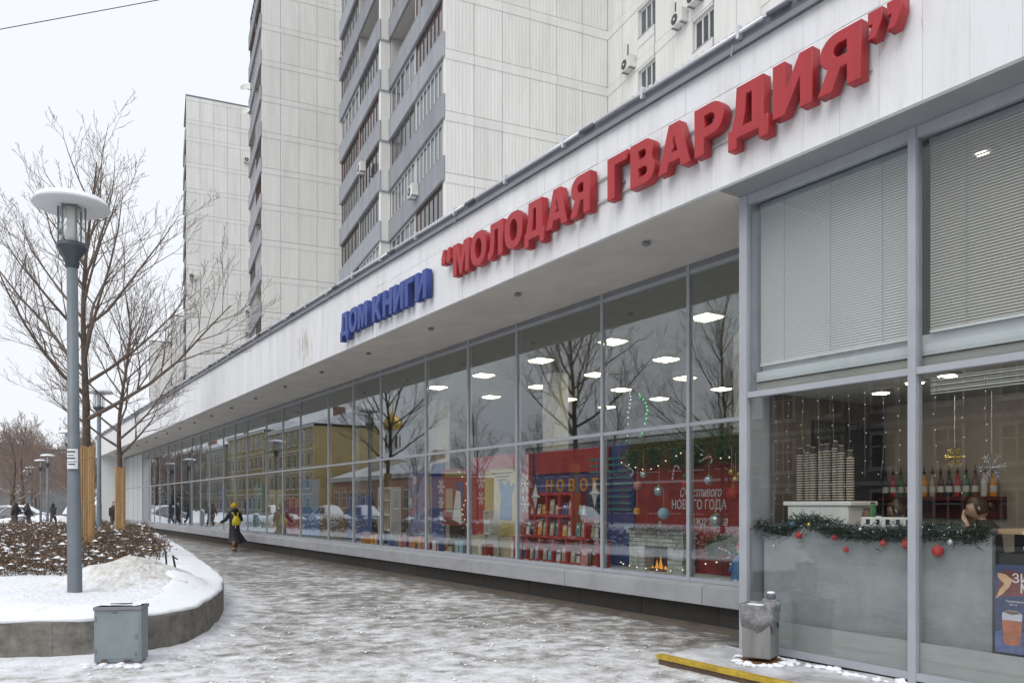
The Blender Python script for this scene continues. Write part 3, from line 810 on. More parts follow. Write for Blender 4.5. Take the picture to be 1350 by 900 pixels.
GLYPH = {
 'Г': [[(0, 0), (0, 1), (.72, 1), (.72, .78), (.28, .78), (.28, 0)]],
 'Н': [[(0, 0), (0, 1), (.27, 1), (.27, .62), (.58, .62), (.58, 1), (.85, 1), (.85, 0), (.58, 0), (.58, .40), (.27, .40), (.27, 0)]],
 'М': [[(0, 0), (0, 1), (.35, 1), (.54, .42), (.73, 1), (1.08, 1), (1.08, 0), (.82, 0), (.82, .64), (.62, 0), (.46, 0), (.26, .64), (.26, 0)]],
 'И': [[(0, 0), (0, 1), (.27, 1), (.27, .42), (.60, 1), (.88, 1), (.88, 0), (.61, 0), (.61, .58), (.28, 0)]],
 'К': [[(0, 0), (0, 1), (.28, 1), (.28, .60), (.55, 1), (.87, 1), (.54, .54), (.90, 0), (.57, 0), (.35, .36), (.28, .28), (.28, 0)]],
 'А': [[(0, 0), (.345, 1), (.655, 1), (1, 0), (.715, 0), (.66, .18), (.34, .18), (.285, 0)], [(.40, .38), (.60, .38), (.5, .74)]],
 'Л': [[(0, -.01), (0, .20), (.07, .21), (.12, .30), (.15, .55), (.16, 1), (.88, 1), (.88, 0), (.60, 0), (.60, .78), (.41, .78), (.40, .45), (.36, .18), (.27, .03), (.14, -.02)]],
 'Д': [[(0, -.2), (0, .2), (.08, .2), (.18, .5), (.22, 1), (.88, 1), (.88, .2), (1.0, .2), (1, -.2), (.77, -.2), (.77, 0), (.23, 0), (.23, -.2)], [(.35, .2), (.60, .2), (.60, .79), (.47, .79), (.44, .46)]],
 'О': [sup(.49, .5, .49, .52), sup(.49, .5, .205, .30, 28)],
 'Р': [[(0, 0), (0, 1)] + arc(.48, .67, .34, .33, 90, -90) + [(.28, .34), (.28, 0)], [(.28, .55)] + arc(.44, .67, .12, .12, -90, 90) + [(.28, .79)]],
 'В': [[(0, 0), (0, 1)] + arc(.50, .745, .27, .255, 90, -30) + arc(.50, .285, .32, .285, 45, -90), [(.28, .20)] + arc(.47, .30, .10, .10, -90, 90, 8) + [(.28, .40)], [(.28, .60)] + arc(.44, .695, .095, .095, -90, 90, 8) + [(.28, .79)]],
 'Я': [[(.87, 0), (.87, 1)] + arc(.42, .68, .37, .32, 90, 235) + [(0, 0), (.31, 0), (.47, .36), (.59, .36), (.59, 0)], [(.59, .56)] + arc(.44, .675, .115, .115, 270, 90) + [(.59, .79)]],
 '”': [_q, [(x + .25, y) for x, y in _q]],
 '“': [[(.19 - x, 1.58 - y) for x, y in _q], [(.44 - x, 1.58 - y) for x, y in _q]],
}
def glyph_mesh(ch, kx, kz, depth, m):
    cu = bpy.data.curves.new('letter', 'CURVE'); cu.dimensions = '2D'; cu.fill_mode = 'BOTH'; cu.extrude = depth / 2 - 0.006; cu.bevel_depth = 0.006; cu.bevel_resolution = 1; cu.offset = -0.006
    for pts in GLYPH[ch]:
        sp = cu.splines.new('POLY'); sp.points.add(len(pts) - 1); sp.use_cyclic_u = True
        for i, (x, y) in enumerate(pts): sp.points[i].co = (x * kx, y * kz, 0, 1)
    ob = bpy.data.objects.new('letter', cu); COL.objects.link(ob)
    dg = bpy.context.evaluated_depsgraph_get(); dg.update()
    me = bpy.data.meshes.new_from_object(ob.evaluated_get(dg))
    bpy.data.objects.remove(ob); bpy.data.curves.remove(cu)
    me.transform(Matrix.Rotation(rad(90), 4, 'X')); me.materials.clear(); me.materials.append(M[m]); me.name = 'letter'
    return me
def sign(words, z0, cap, m, label, mid, depth=0.12, out=0.10):
    root = at('shop_sign', mid, DF, z0, label, 'sign')
    for word, s_left, s_right in words:
        ws = [max(x for x, _ in GLYPH[c][0 if c not in '“”' else 1]) if c != '“' else .44 for c in word]
        gap = 0.105
        kx = (s_left - s_right) / (sum(ws) + gap * (len(word) - 1))
        x = -(s_left - mid)
        for c, w in zip(word, ws):
            w *= kx
            o = link('letter', glyph_mesh(c, kx, cap, depth, m), root, (x, -out, 0))
            if c not in '“”':
                MB().box(w * 0.35, w * 0.35 + 0.03, depth / 2 + 0.001, out, cap * 0.42, cap * 0.47).build('stand_off', 'alu_dark', o)
                sp = {'О': (0.32, 0.68), 'А': (0.37, 0.63), 'Р': (0.03, 0.60), 'В': (0.03, 0.6), 'М': (0.02, 0.28), 'К': (0.02, 0.28), 'Н': (0.02, 0.28), 'И': (0.70, 0.97), 'Я': (0.45, 0.97), 'Л': (0.22, 0.97), 'Д': (0.25, 0.85), 'Г': (0.02, 0.97)}[c]
                top = cap * (1.02 if c == 'О' else 1.0)
                MB().box(w * sp[0], w * sp[1], -depth / 2 + 0.01, depth / 2, top + 0.001, top + 0.012).build('snow_cap', 'snow', o)
            x += w + gap * kx
    for z in (0.2, 0.75): MB().box(-(words[0][1] - mid) + 0.25, -(words[-1][2] - mid) - 0.35, -0.03, -0.012, z * cap, z * cap + 0.022).build('mounting_rail', cm_rail, root)
    return root
cm_rail = mat('sign_rail', (0.45, 0.45, 0.45), 0.6)
sign([('ДОМ', 16.0, 14.58), ('КНИГИ', 14.34, 12.06)], 5.165, 0.485, 'blue', 'blue block letter sign on the white fascia before the red sign', 14.0)
sign([('“', 11.52, 11.22), ('МОЛОДАЯ', 11.13, 7.67), ('ГВАРДИЯ', 7.34, 4.02), ('”', 3.96, 3.66)], 5.275, 0.50, 'red', 'large red block letter sign in quotation marks on the white fascia', 7.5)

# ------------------------------------------------------------------ towers
def panel_mat():
    m, n, l, b = new_mat('tower_panel')
    b.inputs['Roughness'].default_value = 0.85
    g = n.new('ShaderNodeNewGeometry'); oi = n.new('ShaderNodeObjectInfo')
    mp = n.new('ShaderNodeMapping'); mp.inputs['Scale'].default_value = (1.3, 1.3, 0.16); l.new(g.outputs['Position'], mp.inputs['Vector'])
    no = n.new('ShaderNodeTexNoise'); no.inputs['Scale'].default_value = 1.5; no.inputs['Detail'].default_value = 8; no.inputs['Roughness'].default_value = 0.7
    l.new(mp.outputs[0], no.inputs['Vector'])
    cr = n.new('ShaderNodeValToRGB'); e = cr.color_ramp.elements
    e[0].position = 0.28; e[0].color = (0.615, 0.60, 0.565, 1); e[1].position = 0.60; e[1].color = (0.70, 0.69, 0.665, 1)
    l.new(no.outputs['Fac'], cr.inputs['Fac'])
    hs = n.new('ShaderNodeHueSaturation'); mr = n.new('ShaderNodeMapRange'); mr.inputs['To Min'].default_value = 0.96; mr.inputs['To Max'].default_value = 1.03
    l.new(oi.outputs['Random'], mr.inputs['Value']); l.new(mr.outputs[0], hs.inputs['Value']); l.new(cr.outputs[0], hs.inputs['Color'])
    l.new(hs.outputs[0], b.inputs['Base Color'])
    return m
M['tower'] = panel_mat()
M['joint'] = mat('joint_mortar', (0.33, 0.31, 0.27), 0.9)
M['parapet'] = mat('balcony_parapet', (0.27, 0.275, 0.295), 0.8, var=0.15, scale=1.5, rnd=0.16, streak=True)
M['loggia'] = mat('loggia_inside', (0.50, 0.48, 0.45), 0.9, rnd=0.15)
M['far_glass'] = mat('far_window_glass', (0.06, 0.07, 0.075), 0.08, rnd=0.4, spec=0.6)
M['frame_white'] = mat('frame_white', (0.62, 0.62, 0.61), 0.6, rnd=0.1)
M['frame_brown'] = mat('frame_brown', (0.09, 0.035, 0.02), 0.6, rnd=0.2)
M['frame_dark'] = mat('frame_dark', (0.13, 0.12, 0.115), 0.6, rnd=0.2)
M['ac_white'] = mat('ac_housing', (0.62, 0.61, 0.57), 0.5, var=0.1)
M['ac_dark'] = mat('ac_grille', (0.06, 0.06, 0.06), 0.6)
ST = 2.8
def ribbed(w, h, ribs=True):
    mb = MB(); mb.box(0.011, w - 0.011, 0.0, 0.28, 0.014, h - 0.014)
    if ribs:
        k = max(2, int(round(w / 0.175)))
        for i in range(k):
            x = (i + 0.5) * w / k; a = w / k * 0.30
            mb.prism([(x - a, -0.0005), (x + a, -0.0005), (x + a * 0.55, -0.009), (x - a * 0.55, -0.009)], 0.04, h - 0.50, 'z')
    mb.box(0.006, w - 0.006, -0.026, -0.001, h - 0.44, h - 0.02)          # plain band under the joint
    return mb.mesh('wall_panel', 'tower')
PANEL = {}
def get_panel(w, h=ST, ribs=True):
    k = (round(w, 3), round(h, 3), ribs)
    if k not in PANEL: PANEL[k] = ribbed(w, h, ribs)
    return PANEL[k]
WIN = {}
def loggia_window(length, hgt, m, n):
    k = ('L', round(length, 2), m, n)
    if k not in WIN:
        f = MB(); f.box(0, 0.07, 0, length, 0, 0.07); f.box(0, 0.07, 0, length, hgt - 0.07, hgt)
        for i in range(n + 1):
            y = i * (length - 0.07) / n
            f.box(0.001, 0.069, y, y + 0.07, 0.071, hgt - 0.071)
        WIN[k] = (f.mesh('loggia_window', m), MB().box(0.03, 0.045, 0.03, length - 0.03, 0.04, hgt - 0.04).mesh('pane', 'far_glass'))
    return WIN[k]
def facade_window(w, h):
    k = ('W', w, h)
    if k not in WIN:
        f = MB(); t = 0.07
        f.box(0, w, 0.0, 0.08, 0, t); f.box(0, w, 0.0, 0.08, h - t, h)
        for x in (0, w * 0.36, w * 0.68, w - t): f.box(x, x + t, 0.001, 0.079, t + 0.001, h - t - 0.001)
        WIN[k] = (f.mesh('window_frame', 'frame_white'), MB().box(0.03, w - 0.03, 0.045, 0.06, 0.03, h - 0.03).mesh('pane', 'far_glass'))
    return WIN[k]
def tower(corner, label, z_top, k_top, k_bot, sections, wing=0.0, seed=1, w=8.5, attic=True, name='apartment_tower', group=None):
    r = random.Random(seed)
    root = empty(name, (corner[0], corner[1], 0), TT, label, 'apartment building', group)
    depth = sum(L for L, _ in sections)
    zb = 19.46 + ST * k_bot
    cw = MB().box(1.32, w - 0.02, 0.281, depth, 0, z_top - 0.12); cw.box(0.02, 1.319, 0.281, 0.45, 0, z_top - 0.13)
    cw.build('wall_core', 'joint', root)
    MB().box(-0.05, w + 0.05, -0.06, depth, z_top - 0.10, z_top + 0.03).build('roof_edge', 'coping', root)
    n = 6; pw = w / n
    for k in range(k_bot, k_top):
        z = 19.46 + ST * k
        for i in range(n): link('wall_panel', get_panel(pw), root, (i * pw, 0, z))
    zt = 19.46 + ST * k_top
    if attic:
        h1 = 1.9
        for i in range(n):
            link('wall_panel', get_panel(pw, h1, False), root, (i * pw, 0, zt))
            link('wall_panel', get_panel(pw, z_top - 0.10 - zt - h1), root, (i * pw, 0, zt + h1))
    y0 = 0.0
    for si, (L, pr) in enumerate(sections):
        x0 = -pr
        if pr > 0:                                  # narrow white pier turned to the street
            for k in range(k_bot, k_top + 1):
                z = 19.46 + ST * k
                MB().box(x0, -0.001, y0 + 0.02, y0 + 0.42, z - 0.35, z + 2.43).build('wall_pier', 'tower', root)
                MB().box(x0 - 0.03, 0.02, y0 - 0.04, y0 + 0.019, z - 0.42, z - 0.33).build('pier_ledge', 'parapet', root)
        half = L / 2
        for k in range(k_bot, k_top + 1):
            z = 19.46 + ST * k
            # parapet with cut-back end
            mb = MB()
            mb.prism([(x0 - 0.12, y0 + 0.12), (x0 - 0.12, y0 + L - 0.05), (x0 - 0.0, y0 + L - 0.05), (x0, y0 - 0.015), (x0 - 0.05, y0 - 0.015)], z - 0.33, z + 0.76, 'z')
            mb.build('balcony_parapet', 'parapet', root)
            MB().box(x0 - 0.135, x0 + 0.02, y0 + 0.1, y0 + L - 0.06, z + 0.762, z + 0.785).build('parapet_cap', 'alu', root)
            MB().box(x0 + 0.002, 1.318, y0 + (0.46 if si == 0 else 0.43), y0 + L - 0.02, z - 0.22, z - 0.04).build('floor_slab', 'loggia', root)
            for hf in range(2):
                a = y0 + hf * half + (0.46 if hf == 0 else 0.12); ln = half - (0.46 if hf == 0 else 0.12) - 0.12
                MB().box(x0 + 0.02, 1.318, a + ln + 0.005, a + ln + 0.115, z - 0.035, z + 2.57).build('divider_wall', 'loggia', root)
                t = r.random()
                if t < 0.16: continue
                m = 'frame_white' if t < 0.52 else ('frame_brown' if t < 0.72 else 'frame_dark')
                fm, pm = loggia_window(ln, 1.66, m, r.choice((5, 6, 7)))
                fr = link('loggia_window', fm, root, (x0 + 0.03, a, z + 0.79)); link('pane', pm, fr, (0, 0, 0))
        y0 += L
    if wing:
        zt2 = z_top
        MB().box(w + 0.281, w + 14, -wing, 20, 0, zt2 - 0.1).build('wing_core', 'joint', root)
        cols = []; y = 0.0
        while y < wing - 4:
            cols += [(y, 1.36, 0), (y + 1.36, 1.36, 0), (y + 2.72, 1.34, 1)]; y += 4.13
        for k in range(k_bot, k_top):
            z = 19.46 + ST * k
            for yy, cw_, win in cols:
                if not win: link('wall_panel', get_panel(cw_), root, (w, -yy, z), rz=-math.pi / 2)
                else:
                    lo = link('spandrel', get_panel(cw_, 0.95, False), root, (w, -yy, z), rz=-math.pi / 2)
                    link('lintel', get_panel(cw_, 0.56, False), root, (w, -yy, z + 2.24), rz=-math.pi / 2)
                    fm, pm = facade_window(1.30, 1.28)
                    fr = link('window', fm, root, (w + 0.12, -yy - 0.02, z + 0.955), rz=-math.pi / 2); link('pane', pm, fr)
                    MB().box(w - 0.05, w + 0.11, -yy - 1.30, -yy - 0.02, z + 0.92, z + 0.952).build('sill', 'alu', root)
    return root
TC = (-3.03, 36.0); TBc = (-19.45, 61.9); TA = (-35.6, 87.0)
tC = tower(TC, 'pale panel apartment tower with deep balcony side and a window wing behind the red sign', 46.4, 8, -4, [(9.3, 0.0), (10.7, 0.55)], wing=17.0, seed=3)
tB = tower(TBc, 'pale panel apartment tower between its two neighbours, with satellite dishes on its edge', 46.4, 8, -4, [(9.0, 0.0)], seed=8)
tA = tower(TA, 'pale panel apartment tower whose flat roof edge stands against the sky', 46.4, 8, -4, [(8.0, 0.0)], seed=12)
tower((-47.6, 111.5), 'lower pale apartment block just past the tall towers, half behind bare branches', 28.2, 2, -4, [(6.0, 0.0)], seed=20, attic=True, name='apartment_block')
tower((-57.3, 126.0), 'lowest pale apartment block at the far end of the tower row', 27.6, 2, -4, [(6.0, 0.0)], seed=22, attic=True, name='apartment_block')
def T(c, x, y, z):
    return Vector((c[0] + 0.9145 * x - 0.4043 * y, c[1] + 0.4043 * x + 0.9145 * y, z))
acp = None
def ac(pos, rz, label, k=1.0):
    global acp
    if acp is None:
        acp = (MB().box(-0.40, 0.40, -0.32, 0, 0, 0.55).mesh('housing', 'ac_white'),
               MB().lathe([(0.21, 0.0), (0.22, 0.012), (0.05, 0.02)], 18).mesh('fan_grille', 'ac_dark'),
               MB().box(-0.3, -0.26, -0.34, 0.1, -0.05, -0.005).box(0.26, 0.3, -0.34, 0.1, -0.05, -0.005).mesh('bracket', 'alu_dark'))
    o = empty('air_conditioner', pos, rz, label, 'air conditioner', 'air conditioners on the towers')
    link('housing', acp[0], o); f = link('fan_grille', acp[1], o, (-0.12, -0.321, 0.28), rot=(rad(90), 0, 0)); link('bracket', acp[2], o)
    MB().lathe([(0.06, 0.021), (0.055, 0.03)], 10).build('fan_hub', 'ac_white', f)
    return o
SIDE = TT - math.pi / 2
ac(T(TBc, 6.35, -0.05, 37.6), TT, 'dark shaded air conditioner on the plain wall of the middle tower, upper one')
ac(T(TBc, 6.5, -0.05, 26.7), TT, 'air conditioner on the plain wall of the middle tower, lower one')
ac(T(TA, 6.4, -0.05, 40.0), TT, 'air conditioner high on the tower with the visible roof edge')
ac(T(TA, 6.5, -0.05, 22.9), TT, 'upper of two air conditioners low on the tower with the visible roof edge')
ac(T(TA, 6.5, -0.05, 20.5), TT, 'lower of two air conditioners low on the tower with the visible roof edge')
ac(T(TA, 0.7, -0.05, 26.3), TT, 'air conditioner at the outer corner of the tower with the visible roof edge')
ac(T(TC, -0.14, 4.0, 16.9), SIDE, 'white air conditioner hung on a grey balcony parapet, higher of two')
ac(T(TC, -0.14, 3.4, 14.0), SIDE, 'white air conditioner hung on a grey balcony parapet just above the roof rail')
ac(T(TC, -0.75, 12.4, 21.2), SIDE, 'air conditioner on a far balcony parapet behind the white pier')
ac(T(TC, 8.46, -2.2, 22.0), SIDE, 'white air conditioner left of the upper wing window')
ac(T(TC, 8.46, -6.2, 21.9), SIDE, 'smaller looking unit of the paired air conditioners under a wing window')
ac(T(TC, 8.46, -7.3, 22.2), SIDE, 'nearer unit of the paired air conditioners under a wing window')
for i, z in enumerate((36.9, 34.9)):
    d = empty('satellite_dish', T(TBc, -0.14, 6.5, z), SIDE, ('upper' if i == 0 else 'lower') + ' round satellite dish on the balcony edge of the middle tower', 'satellite dish', 'satellite dishes')
    MB().tube([(0, 0.05, 0), (0, -0.45, 0.05)], 0.03, 6).build('arm', 'alu_dark', d)
    dd = MB().lathe([(0.02, 0.0), (0.25, 0.04), (0.42, 0.13), (0.425, 0.145), (0.25, 0.06), (0.02, 0.02)], 18).build('dish', 'ac_white', d, loc=(0, -0.45, 0.05)); dd.rotation_euler = (rad(60), 0, rad(60))
cab = MB(); 
for (x, y, z) in ((8.47, -1.9, 23.4), (8.47, -5.7, 23.2)):
    o = MB().tube([T(TC, x, y, z), T(TC, x, y + 0.02, z - 0.7), T(TC, x, y - 0.15, z - 1.1), T(TC, x, y - 0.4, z - 1.35)], 0.03, 5).build('drain_hose', 'ac_dark')
    tag(o, 'thin dark hose hanging down the wing wall beside ' + ('the single air conditioner' if y > -3 else 'the paired air conditioners'), 'hose')

# ------------------------------------------------------------------ street lamps
M['lamp_grey'] = mat('lamp_post_grey', (0.155, 0.18, 0.205), 0.45, var=0.12, scale=3, bump=0.08, bscale=25)
M['lamp_collar'] = mat('lamp_collar', (0.055, 0.065, 0.08), 0.45)
M['lamp_white'] = mat('lamp_disc_white', (0.62, 0.63, 0.63), 0.5)
M['lamp_glass'] = glass_mat('lamp_glass', tint=(0.90, 0.91, 0.90), f0=0.06)
M['core_white'] = mat('lamp_core', (0.75, 0.74, 0.70), 0.4)
def make_lamp():
    root = empty('street_lamp', (0, 0, 0), 0)
    MB().lathe([(0.105, 0), (0.10, 0.02), (0.086, 0.06), (0.082, 1.2), (0.072, 1.25), (0.064, 4.26)], 20).build('pole', 'lamp_grey', root, smooth=True)
    MB().lathe([(0.064, 4.2), (0.082, 4.24), (0.085, 4.32), (0.15, 4.42), (0.175, 4.45), (0.175, 4.51), (0.13, 4.515)], 20).build('collar', 'lamp_collar', root, smooth=True)
    gl = MB().lathe([(0.135, 4.516), (0.135, 4.98)], 20).build('glass_cylinder', 'lamp_glass', root, smooth=True)
    MB().lathe([(0.05, 4.516), (0.055, 4.58), (0.06, 4.83), (0.09, 4.97)], 14).build('reflector', 'core_white', root, smooth=True)
    for k in range(6):
        a = k * math.pi / 3 + 0.3
        MB().tube([(0.155 * math.cos(a), 0.155 * math.sin(a), 4.5), (0.155 * math.cos(a), 0.155 * math.sin(a), 5.)], 0.011, 6).build('rod', 'lamp_grey', root)
    disc = MB().lathe([(0.12, 4.98), (0.43, 4.975), (0.443, 4.985), (0.435, 5.), (0.30, 5.055), (0.08, 5.08)], 40).build('shade_disc', 'lamp_white', root, smooth=True)
    MB().lathe([(0.437, 5.001), (0.428, 5.015), (0.40, 5.07), (0.22, 5.115), (0.03, 5.125)], 36).build('snow_cap', 'snow', disc, smooth=True)
    return root
lamp = make_lamp()
lamp.location = (-5.52, 10.06, 0.44); lamp.rotation_euler = (rad(-0.5), rad(-0.75), 0)
tag(lamp, 'tall grey street lamp with a snowy disc shade in the planter, notice on its pole', 'street lamp', 'disc street lamps')
for (x, y, z, lab) in ((-14.0, 27.0, 0.45, 'street lamp between the two board-wrapped trees, seen just left of the white end wall'), (-20.7, 37.2, 0.0, 'street lamp just past the far end of the planter'),
                  (-31.9, 54.7, 0, 'street lamp with snowy disc standing by the walking people'), (-36.1, 61.0, 0, 'far street lamp right behind the one by the walking people'), (-43.8, 72.5, 0, 'far street lamp, second to last of the row'), (-48.7, 80.0, 0, 'far street lamp at the end of the row')):
    c = copy_tree(lamp); c.location = (x, y, z); c.rotation_euler = (0, 0, 0); tag(c, lab, 'street lamp', 'disc street lamps')
# paper notice on the near pole
M['paper'] = mat('paper', (0.70, 0.71, 0.72), 0.8)
M['ink'] = mat('ink', (0.05, 0.05, 0.05), 0.8)
no = empty('paper_notice', (-5.52, 10.06, 2.10), 0, 'white printed paper notice stuck on the near lamp pole', 'notice')
vs = []; fs = []
for i in range(9):
    a = rad(200 + i * 15)
    for z in (0, 0.25): vs.append((0.088 * math.cos(a), 0.088 * math.sin(a), z))
    if i: fs.append((2 * i - 2, 2 * i, 2 * i + 1, 2 * i - 1))
nob = MB().raw(vs, fs).build('sheet', 'paper', no, recalc=False)
for z, (a0, a1), h in ((0.205, (225, 300), 0.018), (0.165, (232, 290), 0.009), (0.125, (225, 300), 0.016), (0.085, (225, 310), 0.008), (0.05, (240, 300), 0.014)):
    vs = []; fs = []
    for i in range(5):
        a = rad(a0 + (a1 - a0) * i / 4)
        for zz in (z, z + h): vs.append((0.0905 * math.cos(a), 0.0905 * math.sin(a), zz))
        if i: fs.append((2 * i - 2, 2 * i, 2 * i + 1, 2 * i - 1))
    MB().raw(vs, fs).build('printed_line', 'ink', no, recalc=False)

# ------------------------------------------------------------------ trees
M['bark'] = mat('bark', (0.095, 0.07, 0.054), 0.9, var=0.4, scale=9, bump=0.6, bscale=30)
M['branch'] = mat('branch_bark', (0.145, 0.11, 0.09), 0.9, var=0.25, scale=3)
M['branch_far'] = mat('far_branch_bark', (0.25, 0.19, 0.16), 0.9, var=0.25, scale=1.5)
M['guard'] = mat('reed_guard', (0.47, 0.30, 0.145), 0.85, island=0.3, var=0.25, scale=14, streak=True)
def make_tree(seed, height=9.6, first=3.3, spread=3.4, guard=True, detail=3, trunk_r=0.105, name='bare_tree', tw=0.0032):
    r = random.Random(seed)
    root = empty(name, (0, 0, 0), 0)
    tr = MB(); br = MB(); tips = []
    ax, ay = r.uniform(0, 6), r.uniform(0, 6)
    def lead(t):
        k = max(0.0, t - 0.30) * 0.42
        return Vector((k * math.sin(t * 6.1 + ax), k * math.sin(t * 5.3 + ay), height * t))
    n = 18; path = [lead(i / n) for i in range(n + 1)]
    tr.tube(path, [trunk_r * (1 - 0.93 * (i / n) ** 0.85) + 0.004 for i in range(n + 1)], 9)
    snowb = []
    def grow(p, d, L, rad0, lev, thin=1.0):
        k = 5 if lev == 1 else (3 if lev == 2 else 2)
        pts = [p]; q = p.copy(); dd = d.normalized()
        for i in range(k):
            up = 0.26 if lev == 1 else 0.13
            dd = (dd + Vector((r.gauss(0, 0.12), r.gauss(0, 0.12), r.gauss(0, 0.08) + up / k * 2))).normalized()
            q = q + dd * (L / k); pts.append(q.copy())
        rr = [max(tw, rad0 * (1 - 0.82 * i / k)) for i in range(k + 1)]
        br.tube(pts, rr, 6 if lev == 1 else (4 if lev == 2 else 3), cap=False)
        if lev == 1 and rad0 > 0.03: snowb.append((pts, rr))
        if lev >= detail + 1: return
        m = max(2, int({1: 10, 2: 7, 3: 4}[lev] * thin))
        for i in range(m):
            t = 0.22 + 0.78 * (i + r.random() * 0.8) / m
            x = min(t, 0.999) * k; a = int(x); b = pts[a].lerp(pts[a + 1], x - a)
            tang = (pts[a + 1] - pts[a]).normalized()
            side = tang.orthogonal().normalized(); side = Matrix.Rotation(r.uniform(0, 6.28), 3, tang) @ side
            nd = (tang * r.uniform(0.55, 0.95) + side * r.uniform(0.45, 0.85) + Vector((0, 0, 0.2)))
            ra = rr[a] * (0.5 if lev == 1 else 0.6)
            grow(b, nd, L * (0.52 if lev == 1 else 0.45) * r.uniform(0.65, 1.15) * (1.15 - 0.5 * t), max(tw, ra), lev + 1, thin)
    nb = 21; ga = r.uniform(0, 6)
    for i in range(nb):
        t = (first + (height * 0.90 - first) * (i / (nb - 1)) ** 0.95) / height
        ga += 2.4 + r.uniform(-0.35, 0.35)
        el = rad(27 + 36 * i / nb + r.uniform(-8, 8))
        L = spread * (1.0 - 0.58 * (i / nb)) * r.uniform(0.8, 1.2)
        d = Vector((math.cos(ga) * math.cos(el), math.sin(ga) * math.cos(el), math.sin(el)))
        grow(lead(t), d, L, trunk_r * (0.40 - 0.26 * i / nb), 1, 1.0 - 0.45 * i / nb)
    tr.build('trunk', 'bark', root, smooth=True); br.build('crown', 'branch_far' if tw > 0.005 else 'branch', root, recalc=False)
    sm = MB()
    for pts, rr in snowb[:6]:
        if r.random() < 0.75:
            a = r.choice((0, 1)); sm.tube([pts[a] + Vector((0, 0, rr[a] * 0.8)), pts[a + 1] + Vector((0, 0, rr[a + 1] * 0.8))], [rr[a] * 0.75, rr[a + 1] * 0.65], 5)
    if sm.v: sm.build('snow_on_branches', 'snow', root, smooth=True)['kind'] = 'stuff'
    if guard:
        g = MB(); k = 22
        for i in range(k):
            a = 2 * math.pi * i / k; rr = 0.135 + r.uniform(-0.004, 0.004); h = 2.35 + r.uniform(-0.04, 0.03)
            c, s_ = math.cos(a), math.sin(a); w = 0.017
            vs = []
            for z in (0, h):
                for (rad_, tt) in ((rr, -w), (rr + 0.014, -w * 0.7), (rr + 0.014, w * 0.7), (rr, w)):
                    vs.append((c * rad_ - s_ * tt, s_ * rad_ + c * tt, z))
            g.raw(vs, [(0, 1, 5, 4), (1, 2, 6, 5), (2, 3, 7, 6), (3, 0, 4, 7), (4, 5, 6, 7)])
        g.lathe([(0.133, 0.0), (0.133, 2.33)], 16)
        for z in (0.3, 1.2, 2.1): g.lathe([(0.150, z), (0.153, z + 0.01), (0.150, z + 0.02)], 16)
        g.build('trunk_guard', 'guard', root)
    return root
t1 = make_tree(21, height=8.2, first=2.9, spread=3.5, trunk_r=0.115)
t1.location = (-8.76, 16.4, 0.5); tag(t1, 'big bare tree with a board-wrapped trunk behind the near lamp', 'tree', 'bare street trees')
t2 = make_tree(34, height=8.0, first=2.7, spread=3.3, trunk_r=0.105)
t2.location = (-12.3, 25.0, 0.48); tag(t2, 'smaller bare tree with a board-wrapped trunk, nearer the shop front', 'tree', 'bare street trees')
t3 = make_tree(5, height=9.5, first=2.6, spread=4.0, detail=3, trunk_r=0.10, guard=False)
t3.location = (-17.5, 13.4, 0.45); tag(t3, 'bare tree out on the street side, mirrored in the shop glass', 'tree', 'bare street trees')
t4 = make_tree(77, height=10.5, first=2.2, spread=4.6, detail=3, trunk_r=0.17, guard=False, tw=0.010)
far_t = [(-31.5, 60.0, 0.9), (-38.2, 61, 0.85), (-36.2, 66, 0.9), (-43, 70, 0.95), (-46.5, 74, 1.0), (-41.8, 78, 0.95), (-49.5, 82, 1.0), (-52.5, 84, 1.0), (-47.5, 87, 1.0), (-56, 91, 1.05), (-51.0, 95, 1.05), (-60, 98, 1.1), (-55, 103, 1.1), (-64, 107, 1.1), (-59.5, 112, 1.15), (-70, 118, 1.2), (-66, 122, 1.2)]
flabs = ['board-wrapped bare tree by the walking people', 'bare tree behind the snow heap past the planter']
for i, (x, y, k) in enumerate(far_t):
    c = copy_tree(t2) if i == 0 else (t4 if i == 1 else copy_tree(t4)); c.location = (x, y, 0); c.rotation_euler = (0, 0, i * 1.3); c.scale = (k, k, k * (0.78 + 0.04 * (i % 4)))
    tag(c, flabs[i] if i < 2 else 'brownish bare tree in the far row before the grey buildings', 'tree', 'bare street trees')
for i in range(7):
    s_ = -2 + 9.5 * i
    c = copy_tree(t3 if i % 2 else t2); c.location = W(s_ + 14, -18.6 - 0.3 * (i % 3)); c.rotation_euler = (0, 0, 0.9 * i + 0.4); c.scale = (1, 1, 0.95 + 0.05 * (i % 3))
    [bpy.data.objects.remove(ch) for ch in list(c.children) if ch.name.startswith('trunk_guard')]
    tag(c, 'bare kerbside tree seen only mirrored in the shop windows', 'tree', 'bare kerbside trees across from the shop')

# ------------------------------------------------------------------ window displays
def cm(name, rgb, rough=0.7, **k):
    if name not in M: M[name] = mat(name, rgb, rough, **k)
    return name
cm('d_red', (0.33, 0.024, 0.028), 0.7, var=0.25, scale=3); cm('d_brightred', (0.46, 0.032, 0.034), 0.6, var=0.1)  # two reds for display pieces, a darker and a brighter one
cm('d_navy', (0.04, 0.075, 0.24), 0.7, var=0.2, scale=4); cm('d_yellow', (0.70, 0.55, 0.22), 0.7, var=0.1, scale=3)
cm('d_blue', (0.08, 0.18, 0.55), 0.6, var=0.3, scale=9, rgb2=(0.12, 0.30, 0.50)); cm('d_lilac', (0.26, 0.28, 0.46), 0.7, var=0.3, scale=8)
cm('d_white', (0.70, 0.69, 0.66), 0.7); cm('d_orange', (0.75, 0.32, 0.04), 0.6); cm('d_beige', (0.48, 0.38, 0.26), 0.7, var=0.15, scale=3)
